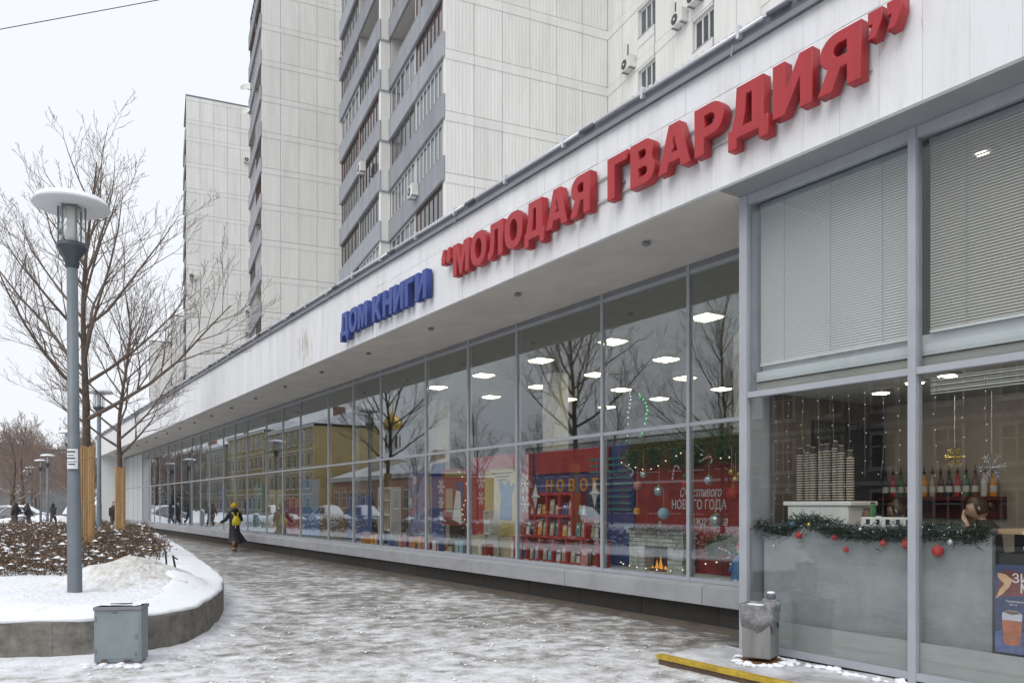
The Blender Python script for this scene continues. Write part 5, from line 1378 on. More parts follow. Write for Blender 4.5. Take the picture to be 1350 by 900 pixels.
tr_ = at('napkin_tray', 4.33, 7.06, 1.442, 'white patterned tray on the counter behind the garland', 'tray'); MB().box(-0.26, 0.26, 0, 0.12, 0, 0.09).build('tray_body', 'd_white', tr_, bevel=0.01); [MB().box(-0.2 + 0.1 * q, -0.16 + 0.1 * q, -0.002, -0.0004, 0.02, 0.07).build('pattern_block', 'd_black', tr_) for q in range(5)]
# back shelf with bottles
bs = at('bottle_shelf', 4.9, 8.95, 1.50, 'dark red wall shelf carrying bottles in the cafe', 'shelf'); MB().box(-0.75, 0.65, 0, 0.25, 0.20, 0.24).build('board', cm('d_wine', (0.12, 0.02, 0.02), 0.6), bs); MB().box(-0.75, 0.65, 0.2, 0.25, 0.0, 0.199).build('apron', 'd_wine', bs)
bcl = ['d_black', 'd_brown', 'd_beige', 'd_brightred', 'd_white', 'd_wine', 'd_green', 'd_orange']
names['d_wine'] = 'wine red'
for k in range(14):
    m = bcl[(k * 3) % 8]
    o = at('syrup_bottle', 5.55 - 0.095 * k, 9.05, 1.742, names[m] + ' syrup bottle with a black pump on the cafe shelf', 'bottle', 'syrup bottles on the cafe shelf')
    MB().lathe([(0.034, 0), (0.036, 0.01), (0.036, 0.17), (0.014, 0.22), (0.014, 0.26)], 12).build('bottle_body', m, o, smooth=True); MB().lathe([(0.018, 0.26), (0.018, 0.29), (0.006, 0.295), (0.006, 0.35)], 8).build('pump', 'd_black', o)
    MB().lathe([(0.0365, 0.05), (0.0368, 0.12)], 12).build('bottle_label', 'd_white', o)
bb = at('black_wall_panel', 5.60, 8.4, 1.15, 'black hanging panel on the cafe side wall', 'panel'); MB().box(-0.03, 0.0, -0.65, 0.7, 0, 1.45).build('panel_sheet', 'd_black', bb)
for k in range(3):
    pr = at('price_card', 3.42 - 0.02 * k, 8.95, 1.98 - 0.14 * k, ('upper', 'middle', 'lower')[k] + ' price card with a dark photo on the cafe wall', 'price card', 'price cards on the cafe wall')
    MB().box(-0.12, 0.25, 0, 0.01, -0.06, 0.05).build('card', cm('card_grey', (0.45, 0.46, 0.46), 0.6), pr); MB().box(-0.08, 0.25, -0.006, -0.001, 0.0, 0.045).build('photo', 'd_black', pr); MB().box(-0.12, 0.25, -0.005, -0.001, -0.066, -0.056).build('green_edge', cm('lime', (0.35, 0.5, 0.05), 0.6), pr)
snowflake(3.64, 7.6, 1.99, 0.13, 'd_silver', 'silver wire snowflake hanging in the cafe near the barista', 'wire snowflakes')
snowflake(3.97, 7.6, 2.10, 0.10, 'd_gold', 'golden wire snowflake hanging in the cafe near the mullion', 'wire snowflakes')
for k in range(13):
    s_ = 5.45 - 0.17 * k - (0.06 if s_ < 3.9 else 0); L_ = R.uniform(0.7, 1.25)
    fairy(GW([(s_, 6.89, 2.74), (s_ + R.uniform(-0.03, 0.03), 6.89, 2.74 - L_ * 0.5), (s_ + R.uniform(-0.03, 0.03), 6.89, 2.74 - L_)]), 7, 'thin strand of fairy lights hanging inside the cafe glass', 'bulb_faint', 0.0045)
bv = at('raised_blind', 2.96, 6.93, 2.62, 'bunched white slatted blind drawn up at the top of the cafe window', 'blind')
for q in range(7): MB().box(-0.86, 0.86, -0.02, 0.02, 0.022 * q, 0.022 * q + 0.006 + 0.006 * (q % 2)).build('slat', 'd_white', bv)
for k, (s_, D) in enumerate(((4.9, 7.9), (3.9, 7.35), (2.7, 7.8), (4.3, 7.5))):  # spotlights added to brighten the cafe, one moved forward for the barista
    o = at('cafe_fill_spot', s_, D, 2.835, 'round ceiling spotlight added to brighten the cafe inside', 'spotlight', 'added cafe ceiling spotlights')
    MB().lathe([(0.10, 0.012), (0.105, 0.0), (0.085, -0.008)], 16).build('rim', 'd_white', o); MB().lathe([(0.08, -0.012), (0.082, -0.009)], 16).build('bulb', emis('cafe_light', (1, 0.86, 0.66), 40) if k == 0 else 'cl', o) if k == 0 else MB().lathe([(0.08, -0.012), (0.082, -0.009)], 16).build('bulb', bpy.data.materials['cafe_light'], o)
# poster on the glass
po = at('window_poster', 2.87, 6.80, 0.47, 'navy winter menu poster with a coffee glass on the cafe window', 'poster')
MB().box(-0.36, 0.36, 0, 0.004, 0, 0.70).build('sheet', cm('poster_navy', (0.035, 0.05, 0.13), 0.4, var=0.4, scale=5), po)
MB().prism([(-0.36, 0.0), (0.36, 0.0), (0.36, 0.20), (-0.1, 0.17), (-0.25, 0.20), (-0.36, 0.16)], -0.0015, -0.0005, 'y').build('printed_table', cm('poster_blue', (0.085, 0.11, 0.25), 0.4, var=0.4, scale=8), po)
MB().prism([(-0.36, 0.44), (-0.33, 0.56), (-0.30, 0.66), (0.1, 0.62), (0.36, 0.6), (0.36, 0.46), (-0.2, 0.46)], -0.0015, -0.0005, 'y').build('printed_scarf', cm('poster_red', (0.17, 0.03, 0.022), 0.5, var=0.6, scale=9), po)
MB().prism([(-0.358, 0.42), (-0.325, 0.50), (-0.29, 0.55), (-0.34, 0.60), (-0.34, 0.635), (-0.28, 0.625), (-0.23, 0.585), (-0.25, 0.53), (-0.30, 0.47)], -0.0025, -0.0016, 'y').build('printed_hand', cm('poster_hand', (0.62, 0.38, 0.20), 0.5, var=0.2, scale=8), po)
for x0 in (-0.305, 0.0):
    MB().prism([(x0 + 0.012, 0.075), (x0 + 0.035, 0.065), (x0 + 0.105, 0.065), (x0 + 0.13, 0.075), (x0 + 0.145, 0.22), (x0 + 0.145, 0.26), (x0, 0.26), (x0, 0.22)], -0.003, -0.0017, 'y').build('printed_coffee', cm('poster_coffee', (0.42, 0.13, 0.05), 0.4, var=0.35, scale=12), po)
    MB().prism([(x0, 0.261), (x0 + 0.145, 0.261), (x0 + 0.148, 0.315), (x0 + 0.11, 0.34), (x0 + 0.04, 0.34), (x0 - 0.002, 0.315)], -0.003, -0.0017, 'y').build('printed_foam', cm('poster_foam', (0.55, 0.53, 0.60), 0.4), po)
    MB().prism([(x0 + 0.012, 0.32), (x0 + 0.075, 0.305), (x0 + 0.135, 0.32), (x0 + 0.11, 0.337), (x0 + 0.04, 0.337)], -0.0045, -0.0031, 'y').build('printed_cocoa', 'd_brown', po)
for txt, x, z, sz_ in (('ЗИМНЕЕ', -0.235, 0.565, 0.098), ('МЕНЮ', -0.175, 0.485, 0.098), ('Пряничный', -0.28, 0.405, 0.024), ('кофе', -0.25, 0.38, 0.024), ('* в продаже', -0.10, 0.02, 0.032)):
    link('lettering', text_mesh('lettering', txt, sz_, 0.001, 'd_white', offset=0.001 if sz_ > 0.05 else 0.0), po, (x, -0.0045, z))
oh = at('opening_hours', 2.95, 6.798, 1.2, 'white opening hours lettering on the cafe glass above the poster', 'lettering')
for txt, z, sz_ in (('ПН-ПТ', 0.26, 0.036), ('08:00-22:00', 0.215, 0.040), ('СБ-ВС', 0.14, 0.036), ('10:00-22:00', 0.095, 0.040)):
    link('text_line', text_mesh('text_line', txt, sz_, 0.002, 'd_white', offset=0.001, align='CENTER'), oh, (0.02, 0, z))
MB().lathe([(0.03, -0.001), (0.03, 0.001)], 12).build('emblem', 'd_white', oh, loc=(0.0, 0, 0.40)).rotation_euler = (rad(90), 0, 0)

# ------------------------------------------------------------------ litter bin, cabinet
M['bin'] = mat('bin_steel', (0.20, 0.205, 0.205), 0.5, var=0.3, scale=6, rgb2=(0.27, 0.265, 0.26), streak=True)
M['bag'] = mat('bin_bag', (0.23, 0.23, 0.24), 0.22, var=0.5, scale=14, bump=0.8, bscale=25)
M['rust'] = mat('rust', (0.16, 0.07, 0.025), 0.9, var=0.4, scale=20)
bn = empty('litter_bin', W(5.22, 6.38, 0.105), TH + rad(24), 'small dented steel litter bin with a plastic liner at the cafe corner', 'litter bin')
MB().box(-0.145, 0.13, -0.15, 0.13, 0.05, 0.55).build('body', 'bin', bn, bevel=0.012)
MB().box(-0.20, 0.19, -0.20, 0.19, 0.0, 0.016).build('foot_plate', 'rust', bn)
MB().box(-0.03, 0.12, 0.14, 0.22, 0.016, 0.60).build('post', 'bin', bn, bevel=0.008)
MB().lathe([(0.045, 0.60), (0.047, 0.64), (0.04, 0.66)], 14, (0.05, 0.18, 0)).build('post_cap', 'coping', bn); MB().lathe([(0.04, 0.661), (0.03, 0.675)], 14, (0.05, 0.18, 0)).build('snow_cap', 'snow', bn)
MB().box(0.09, 0.128, -0.154, -0.15, 0.38, 0.44).build('rust_spot', 'rust', bn)
def liner():
    rings = []; r = random.Random(2)
    base = [(-0.15, -0.156), (0.0, -0.158), (0.135, -0.156), (0.137, 0.0), (0.135, 0.135), (0.0, 0.137), (-0.15, 0.135), (-0.152, 0.0)]
    base = [(p.x, p.y) for p in catmull([(x, y, 0) for x, y in base], 4)]
    for z, k in ((0.36, 1.012), (0.44, 1.05), (0.50, 1.06), (0.553, 1.09), (0.572, 1.11), (0.575, 1.0), (0.54, 0.90)):
        ring = []
        for q, (x, y) in enumerate(base):
            e = 0.0 if z > 0.5 else 1
            ring.append((x * k + r.uniform(-0.006, 0.006), y * k + r.uniform(-0.006, 0.006), z + (0.06 * math.sin(q * 1.1) * e if z < 0.4 else 0) + r.uniform(-0.006, 0.006)))
        rings.append(ring)
    loft(rings).build('bag_liner', 'bag', bn, smooth=True)
liner()
lm = MB()
for k in range(40):
    a = R.uniform(0, 6.28); d = R.uniform(0.2, 0.3); lm.lump((d * math.cos(a), d * math.sin(a) - 0.02, 0.008), R.uniform(0.012, 0.04), (1.3, 1.2, 0.6))
lm.build('snow_around_foot', 'snow', bn, smooth=True)['kind'] = 'stuff'
lid = MB().box(-0.10, 0.06, -0.17, -0.10, 0.566, 0.58).build('snow_on_liner', 'snow', bn, bevel=0.005)

M['cabinet'] = mat('cabinet_paint', (0.215, 0.26, 0.275), 0.5, var=0.12, scale=2.5, bump=0.06, bscale=8, rgb2=(0.26, 0.30, 0.315))
cb = empty('utility_cabinet', (-4.02, 8.12, 0), rad(10), 'grey sheet metal utility cabinet standing against the planter wall', 'cabinet')
MB().box(-0.21, 0.21, 0.01, 0.23, -0.01, 0.05).build('base', 'alu_dark', cb)
MB().box(-0.225, 0.225, 0, 0.26, 0.05, 0.575).build('body', 'cabinet', cb, bevel=0.006)
MB().box(-0.205, 0.205, -0.006, -0.0005, 0.08, 0.545).build('door', 'cabinet', cb, bevel=0.003)
MB().box(-0.232, 0.232, -0.012, 0.27, 0.576, 0.612).build('lid', 'alu_dark', cb, bevel=0.004)
MB().box(-0.10, 0.11, 0.10, 0.125, 0.613, 0.635).build('lid_handle', 'd_black', cb)
vs = []; fs = []
for i in range(14):
    for j in range(8):
        x = -0.22 + i * 0.44 / 13; y = 0.0 + j * 0.258 / 7
        vs.append((x, y, 0.6125 + max(0.0, 0.014 + 0.016 * fbm(x * 9, y * 9, 6))))
for i in range(13):
    for j in range(7): fs.append((i * 8 + j, (i + 1) * 8 + j, (i + 1) * 8 + j + 1, i * 8 + j + 1))
MB().raw(vs, fs).build('lid_snow', 'snow', cb, smooth=True)
MB().box(0.165, 0.185, -0.014, -0.006, 0.28, 0.33).build('lock', 'alu_dark', cb)
for z in (0.14, 0.47): MB().tube([(-0.208, -0.008, z), (-0.208, -0.008, z + 0.05)], 0.007, 6).build('hinge', 'alu_dark', cb)
for (x, z, w, h) in ((-0.16, 0.055, 0.07, 0.022), (0.05, 0.053, 0.1, 0.016), (0.17, 0.1, 0.012, 0.05), (-0.05, 0.548, 0.05, 0.012)): MB().prism([(x, z), (x + w * 0.6, z), (x + w, z + h * 0.4), (x + w * 0.7, z + h), (x + w * 0.2, z + h * 0.7)], -0.0085, -0.0062, 'y').build('rust_patch', 'rust', cb)
# snow ridge at the foot of cabinet and planter
rg = MB()
for k in range(150):
    i = 24 + int(R.uniform(0, 46)); p = PLANTER[i]; q = PLANTER[i + 1]; t = R.random()
    x, y = p[0] + (q[0] - p[0]) * t, p[1] + (q[1] - p[1]) * t
    tx, ty = q[0] - p[0], q[1] - p[1]; L_ = math.hypot(tx, ty); nx_, ny_ = ty / L_, -tx / L_
    if inside(x + nx_ * 0.1, y + ny_ * 0.1, PLANTER): nx_, ny_ = -nx_, -ny_
    d = abs(R.gauss(0, 0.12)); rr = R.uniform(0.012, 0.035)
    rg.lump((x + nx_ * d, y + ny_ * d, 0.03), rr)
for k in range(26): rg.lump((-4.02 + R.uniform(-0.34, 0.34), 8.06 + R.uniform(-0.12, 0.02), 0.03), R.uniform(0.01, 0.04))
tag(rg.build('snow_clods', 'snow', smooth=True), 'small clods of snow along the foot of the planter wall', 'snow', kind='stuff')
gm = MB()
for k in range(420):                                  # trodden crumbs of snow and ice lying loose on the paving
    s_ = 3.0 + 9 * R.random() ** 1.2; D_ = R.uniform(0.6, 6.6); q = W(s_, D_)
    if inside(q.x, q.y, PLANTER) or dist_poly(q.x, q.y, PLANTER) < 0.05 or (s_ < 6.1 and D_ > 5.7): continue
    gm.lump((q.x, q.y, 0.022), R.uniform(0.006, 0.018), n=6, m=4)
tag(gm.build('snow_crumbs', 'snow', smooth=True), 'loose crumbs of snow and ice scattered on the paving', 'snow', kind='stuff')
# bent black railing stub in the bed
bf = empty('bent_railing', (-5.02, 12.0, 0.52), 0, 'small bent black metal railing stub sticking out of the snow', 'railing')
MB().tube([(0, 0, -0.1), (-0.09, 0, 0.37)], 0.015, 6).build('post', 'd_black', bf); MB().tube([(-0.42, 0.1, 0.14), (-0.05, 0, 0.19)], 0.014, 6).build('rail', 'd_black', bf); MB().tube([(-0.3, 0.3, -0.05), (-0.33, 0.3, 0.42)], 0.014, 6).build('post', 'd_black', bf); MB().tube([(-0.22, 0.3, 0.33), (-0.03, 0.02, 0.31)], 0.011, 6).build('rail', 'd_black', bf)

# ------------------------------------------------------------------ people
M['skin'] = mat('skin', (0.62, 0.40, 0.30), 0.5, var=0.05)
cm('coat_black', (0.018, 0.018, 0.022), 0.6, var=0.3, scale=6, bump=0.3, bscale=12); cm('coat_dark', (0.03, 0.032, 0.04), 0.75); cm('yellow_wool', (0.50, 0.33, 0.02), 0.9, bump=0.4, bscale=60); cm('pack_yellow', (0.52, 0.42, 0.02), 0.55); cm('boot_brown', (0.22, 0.12, 0.06), 0.7); cm('hair_brown', (0.05, 0.024, 0.012), 0.45, var=0.3, scale=20, streak=True); cm('trouser', (0.03, 0.035, 0.05), 0.8); cm('shirt_dark', (0.035, 0.033, 0.032), 0.8)
def head_mesh(c, yaw, pitch, k=1.0):
    mb = MB().ball((0, 0, 0), 1.0, 24, 18); vs = []
    for x, y, z in mb.v:
        p = Vector((x * 0.074, y * 0.092, z * 0.112))
        if z < 0: p.x *= 1 + 0.26 * z; p.y *= 1 + 0.10 * z
        if y > 0:
            p.y += 0.034 * math.exp(-(x * x / 0.03 + (z + 0.16) ** 2 / 0.035)) * (1 if z < 0.1 else 0.6)
            for sx in (-0.42, 0.42): p.y -= 0.012 * math.exp(-((x - sx) ** 2 / 0.03 + (z - 0.08) ** 2 / 0.012))
            p.y += 0.007 * math.exp(-(x * x / 0.06 + (z + 0.50) ** 2 / 0.006)) + 0.010 * math.exp(-(x * x / 0.06 + (z + 0.82) ** 2 / 0.02))
        vs.append(p)
    m_ = Matrix.Translation(c) @ Matrix.Rotation(yaw, 4, 'Z') @ Matrix.Rotation(-pitch, 4, 'X') @ Matrix.Scale(k, 4)
    mb.v = [tuple(m_ @ v) for v in vs]
    for sx in (-1, 1):
        o = len(mb.v); e = MB().ball((0, 0, 0), 1, 8, 6)
        mb.raw([tuple(m_ @ Vector((sx * 0.074 + a * 0.010, -0.012 + b * 0.013, -0.004 + c_ * 0.024))) for a, b, c_ in e.v], e.f)
    return mb.mesh('head', 'skin', smooth=True), m_
def hand_nodes(nodes, edges, key, wrist, direction, curl, side):
    """palm and five tapering fingers beyond a wrist node"""
    d = Vector(direction).normalized(); c = Vector(curl).normalized(); s_ = d.cross(c) * side
    w = Vector(wrist); palm = w + d * 0.06
    nodes[key + 'p'] = (tuple(palm), (0.032, 0.016)); edges.append((key, key + 'p'))
    for i, (off, L_) in enumerate(((-0.030, 0.058), (-0.010, 0.070), (0.010, 0.075), (0.030, 0.066))):
        a = palm + d * 0.035 + s_ * off; b = a + (d * 0.8 + c * 0.35) * L_ * 0.55; e = b + (d * 0.45 + c * 0.8) * L_ * 0.5
        for q, (p, r) in enumerate(((a, 0.0095), (b, 0.0085), (e, 0.007))):
            nodes[f'{key}f{i}{q}'] = (tuple(p), r); edges.append((f'{key}f{i}{q-1}' if q else key + 'p', f'{key}f{i}{q}'))
    a = w + d * 0.035 + s_ * 0.042 + c * 0.01; b = a + (d * 0.8 + s_ * 0.5 + c * 0.3) * 0.04
    nodes[key + 't0'] = (tuple(a), 0.012); nodes[key + 't1'] = (tuple(b), 0.009); edges += [(key, key + 't0'), (key + 't0', key + 't1')]
def ell(cx, cy, z, rx, ry, n=20, ph=0.0, wob=0.0, r=None):
    return [(cx + rx * math.cos(2 * math.pi * k / n + ph) * (1 + (r.uniform(-wob, wob) if r else 0)), cy + ry * math.sin(2 * math.pi * k / n + ph) * (1 + (r.uniform(-wob, wob) if r else 0)), z) for k in range(n)]
def walker(loc, heading, label, coat='coat_dark', long_coat=False, hat=None, hood=True, pack=None, scale=1.0, left_arm_out=False, stride=0.22, group=None):
    """a person walking along local +y"""
    root = empty('person', loc, heading - math.pi / 2, label, 'person', group); root.scale = (scale,) * 3
    st = stride
    N = {'pel': ((0, 0, 0.93), (0.13, 0.10)), 'sp': ((0, 0.01, 1.12), (0.125, 0.095)), 'ch': ((0, 0.02, 1.30), (0.14, 0.10)), 'nk': ((0, 0.02, 1.44), 0.05), 'hd': ((0, 0.03, 1.53), 0.055)}
    Ed = [('pel', 'sp'), ('sp', 'ch'), ('ch', 'nk'), ('nk', 'hd')]
    arms = {}
    for sx, nm in ((-1, 'l'), (1, 'r')):
        fw = st * sx
        sh_p = Vector((sx * 0.17, 0.02, 1.37)); el_p = Vector((sx * 0.22, -0.02 - fw * 0.45, 1.12)); wr = Vector((sx * 0.22, 0.08 - fw * 0.7, 0.90))
        if left_arm_out and sx == -1: el_p = Vector((-0.30, 0.03, 1.14)); wr = Vector((-0.46, 0.14, 1.02))
        if left_arm_out and sx == 1: el_p = Vector((0.25, 0.02, 1.12)); wr = Vector((0.20, 0.20, 1.06))
        arms[nm] = (sh_p, el_p, wr)
        N[nm + 's'] = (tuple(sh_p), 0.055); N[nm + 'e'] = (tuple(el_p), 0.042); N[nm + 'w'] = (tuple(wr), 0.028)
        Ed += [('ch', nm + 's'), (nm + 's', nm + 'e'), (nm + 'e', nm + 'w')]
        hand_nodes(N, Ed, nm + 'w', wr, wr - el_p, (0, 0.4, -0.2) if False else Vector((-sx * 0.5, 0.4, 0.1)), -sx)
        kn = Vector((sx * 0.09, fw * 0.55 + 0.05, 0.49)); an = Vector((sx * 0.09, fw * 1.0 - (0.08 if fw < 0 else 0), 0.09 + (0.04 if fw < 0 else 0)))
        N[nm + 'h'] = ((sx * 0.09, 0, 0.86), 0.085); N[nm + 'k'] = (tuple(kn), 0.058); N[nm + 'a'] = (tuple(an), 0.042); N[nm + 'o'] = ((an.x, an.y + 0.15, 0.04), 0.032)
        Ed += [('pel', nm + 'h'), (nm + 'h', nm + 'k'), (nm + 'k', nm + 'a'), (nm + 'a', nm + 'o')]
        bt = MB().tube([(an.x, an.y, an.z + 0.24), (an.x, an.y, an.z + 0.05)], [0.066, 0.06], 12); bt.ball((an.x, an.y + 0.055, an.z - 0.04), 0.06, 12, 8, (0.85, 2.0, 0.85)); bt.build('boot', 'boot_brown' if long_coat else 'coat_black', root, smooth=True)
        if not long_coat:
            MB().tube([N[nm + 'h'][0], tuple(kn), (an.x, an.y, an.z + 0.06)], [0.105, 0.078, 0.062], 12).build('trouser_leg', 'trouser', root, smooth=True)
    hm, hmat = head_mesh(Vector((0, 0.04, 1.585)), 0, -0.05)
    skin('body', N, Ed, 'skin', root, 'pel', 1, hm)
    # coat: lofted trunk with skirt, sleeves joined in one mesh
    r = random.Random(3)
    hem = 0.30 if long_coat else 0.66
    rings = [ell(0.02 if long_coat else 0, -0.02, hem, 0.25 if long_coat else 0.185, 0.24 if long_coat else 0.15, wob=0.05, r=r), ell(0.04 if long_coat else 0, 0.0, hem + 0.05, 0.25 if long_coat else 0.19, 0.235 if long_coat else 0.15)]
    if long_coat: rings += [ell(0.01, 0, 0.60, 0.20, 0.17), ell(0, 0, 0.80, 0.185, 0.145)]
    for z, rx, ry in ((0.95, 0.178, 0.135), (1.08, 0.175, 0.13), (1.22, 0.19, 0.14), (1.33, 0.20, 0.135), (1.40, 0.165, 0.115), (1.455, 0.10, 0.095), (1.50, 0.085, 0.085)): rings.append(ell(0, 0.01, z, rx, ry))
    c = loft(rings)
    for nm, (a, b, w) in arms.items():
        e = w + (b - w) * 0.12; c.tube([Vector((a.x * 0.45, a.y, a.z - 0.02)), Vector((a.x * 0.8, a.y, a.z - 0.012)), a + Vector((math.copysign(0.012, a.x), 0, -0.03)), a.lerp(b, 0.5), b, b.lerp(e, 0.5), e], [0.05, 0.078, 0.084, 0.074, 0.066, 0.058, 0.05], 12)
    c.build('coat', coat, root, smooth=True)
    if long_coat:                                     # quilting and wind-blown flare
        fl = MB(); fl.raw([(0.14, -0.1, 0.75), (0.20, 0.08, 0.72), (0.44, -0.02, 0.36), (0.36, -0.16, 0.33), (0.12, -0.2, 0.34), (0.18, 0.14, 0.36)], [(0, 1, 2, 3), (0, 3, 4), (1, 5, 2), (2, 5, 4, 3), (0, 4, 5, 1)]); fl.build('coat_flare', coat, root, smooth=False)
    if hood:
        MB().ball((0, -0.02, 1.47), 0.13, 14, 9, (1.15, 0.8, 0.6)).build('hood', coat, root, smooth=True)
    if hat:
        h = MB().ball((0, 0.03, 1.635), 0.112, 18, 12, (0.93, 1.0, 0.98)); h.v = [(x, y, max(z, 1.60 + 0.25 * (y - 0.03) * 0)) for x, y, z in h.v]; h.build('beanie', hat, root, smooth=True); MB().lathe([(0.108, 1.58), (0.115, 1.59), (0.115, 1.635), (0.108, 1.645)], 18, (0, 0.03, 0)).build('beanie_cuff', hat, root, smooth=True)
    else:
        h = MB().ball((0, 0.02, 1.60), 0.125, 16, 10, (0.85, 0.95, 1.08)); h.v = [(x, y if y < 0.06 else 0.06, z) for x, y, z in h.v]; h.build('raised_hood' if hood else 'hair', coat if hood else 'hair_brown', root, smooth=True)
    if pack:
        p = empty if False else None
        b = loft([ell(0, -0.20, 0.93, 0.12, 0.07, 16), ell(0, -0.215, 0.96, 0.155, 0.10, 16), ell(0, -0.21, 1.10, 0.15, 0.10, 16), ell(0, -0.20, 1.22, 0.10, 0.075, 16), ell(0, -0.19, 1.27, 0.05, 0.04, 16)]).build('backpack', pack, root, smooth=True)
        MB().box(-0.09, 0.09, -0.318, -0.285, 0.97, 1.08).build('front_pocket', pack, b, bevel=0.012)
        for sx in (-1, 1): MB().tube([(sx * 0.05, -0.18, 1.25), (sx * 0.10, -0.08, 1.40), (sx * 0.115, 0.10, 1.36)], 0.018, 6).build('strap', pack, b)
        MB().box(-0.06, -0.04, -0.29, -0.27, 0.84, 0.95).build('hanging_strap', 'd_white', b)
    return root
HEAD = math.atan2(DY, DX)
walker((-9.72, 27.9, 0.01), HEAD + 0.05, 'person in long black puffer coat, yellow beanie and yellow backpack walking away', 'coat_black', True, 'yellow_wool', True, 'pack_yellow', 0.985, True, 0.14)
pw_ = W(52.5, 6.35); walker((pw_.x - 0.1, pw_.y, 0.0), HEAD + 2.9, 'person in a hooded black jacket by the white end wall', 'coat_black', scale=1.06)
for i, (x, y, hd, c, lab) in enumerate(((-32.2, 53.0, 0.3, 'coat_dark', 'person in dark coat next to the snow-covered bollard lamp'), (-33.9, 54.5, 2.8, 'coat_black', 'dark figure walking towards the far lamps'), (-33.6, 58.3, 1.5, 'coat_dark', 'dark figure beside the far board-wrapped tree'), (-36.0, 59.0, 4.5, 'coat_black', 'dark clad person left of the far walkers'), (-40.6, 65.0, 0.2, 'coat_black', 'dark clad person by the snowy parked cars'))):
    walker((x, y, 0), hd, lab, c, scale=1.03)

def barista(s, D, label, yaw, hand=True, z=0.15):
    root = empty('person', W(s, D, z), TH, label, 'person')
    f = Vector((-math.sin(yaw), math.cos(yaw), 0)); sd_ = Vector((math.cos(yaw), math.sin(yaw), 0))
    def P(a, b, zz): return tuple(sd_ * a + f * b + Vector((0, 0, zz)))
    N = {'pel': (P(0, -0.05, 0.86), (0.15, 0.11)), 'sp': (P(0, -0.03, 1.03), (0.125, 0.095)), 'ch': (P(0, 0.0, 1.16), (0.15, 0.10)), 'nk': (P(0, 0.03, 1.29), 0.05), 'hd': (P(0, 0.06, 1.38), 0.052)}
    Ed = [('pel', 'sp'), ('sp', 'ch'), ('ch', 'nk'), ('nk', 'hd')]
    for sx, nm in ((-1, 'l'), (1, 'r')):
        N[nm + 'h'] = (P(sx * 0.09, -0.05, 0.80), 0.085); N[nm + 'k'] = (P(sx * 0.1, 0, 0.45), 0.06); N[nm + 'a'] = (P(sx * 0.1, -0.03, 0.07), 0.045); N[nm + 'o'] = (P(sx * 0.1, 0.12, 0.035), 0.035)
        Ed += [('pel', nm + 'h'), (nm + 'h', nm + 'k'), (nm + 'k', nm + 'a'), (nm + 'a', nm + 'o')]
        el_ = P(sx * 0.24, 0.10, 1.06) if hand else P(sx * 0.22, 0.02, 0.92); wr = P(sx * 0.03 + 0.02, 0.185, 1.315) if (hand and sx == -1) else P(sx * 0.14, 0.26, 0.98)
        N[nm + 's'] = (P(sx * 0.165, -0.01, 1.25), 0.055); N[nm + 'e'] = (el_, 0.042); N[nm + 'w'] = (wr, 0.027)
        Ed += [('ch', nm + 's'), (nm + 's', nm + 'e'), (nm + 'e', nm + 'w')]
        d = Vector(wr) - Vector(el_)
        if hand and sx == -1: hand_nodes(N, Ed, nm + 'w', wr, d + Vector((0, 0, 0.15)), -f, -sx)
        else: hand_nodes(N, Ed, nm + 'w', wr, d, Vector((0, 0, -1)), -sx)
    hc = Vector(P(0, 0.085, 1.455))
    hm, m_ = head_mesh(hc, yaw, 0.35)
    skin('body', N, Ed, 'skin', root, 'pel', 1, hm)
    # hair drawn back from the face, with a knot
    hb = MB().ball((0, 0, 0), 1, 24, 16); keep = []
    for fc in hb.f:
        cx_ = sum((Vector(hb.v[i]) for i in fc), Vector()) / len(fc)
        if not (cx_.y > 0.30 and cx_.z < 0.62) and not (cx_.z < -0.55): keep.append(fc)
    hb.f = keep; hb.v = [tuple(m_ @ Vector((x * 0.081, y * 0.099 - 0.004, z * 0.119 + 0.002))) for x, y, z in hb.v]
    hb.build('hair', 'hair_brown', root, smooth=True)
    kb = MB().ball((0, 0, 0), 1, 12, 8); kb.v = [tuple(m_ @ Vector((x * 0.036, y * 0.03 - 0.115, z * 0.04 - 0.02))) for x, y, z in kb.v]; kb.build('hair_knot', 'hair_brown', root, smooth=True)
    for sx in (-1, 1):
        for (yy, zz, a, m2, nm2) in ((0.083, 0.012, 0.012, 'd_brown', 'eye'), (0.088, 0.030, 0.016, 'hair_brown', 'eyebrow')):
            e = MB().ball((0, 0, 0), 1, 8, 5); e.v = [tuple(m_ @ Vector((sx * 0.031 + x * a, yy + y * 0.006, zz + z * 0.0035))) for x, y, z in e.v]; e.build(nm2, m2, root)
    e = MB().ball((0, 0, 0), 1, 10, 6); e.v = [tuple(m_ @ Vector((x * 0.02, 0.092 + y * 0.006, -0.056 + z * 0.006))) for x, y, z in e.v]; e.build('lips', cm('lip', (0.42, 0.15, 0.13), 0.5), root)
    c = MB(); rg_ = []
    for zz, rx, ry, off in ((0.80, 0.17, 0.13, -0.05), (0.95, 0.155, 0.12, -0.03), (1.08, 0.165, 0.125, -0.01), (1.20, 0.185, 0.12, 0.0), (1.275, 0.15, 0.10, 0.005), (1.325, 0.085, 0.075, 0.015), (1.35, 0.07, 0.065, 0.03)):
        rg_.append([P(rx * math.cos(2 * math.pi * k / 18), off + ry * math.sin(2 * math.pi * k / 18), zz) for k in range(18)])
    c = loft(rg_)
    for nm in 'lr':
        a, b, w = (Vector(N[nm + q][0]) for q in 'sew'); c.tube([a, a.lerp(b, 0.5), a.lerp(b, 0.85)], [0.075, 0.066, 0.060], 12)
    c.build('shirt', 'shirt_dark', root, smooth=True)
    ap = [[P(a, 0.125 + 0.01 * (1 - abs(a) * 5), zz) for a, zz in ((-0.15, 0.35), (0.15, 0.35), (0.15, 1.0), (0.08, 1.12), (-0.08, 1.12), (-0.15, 1.0))]]
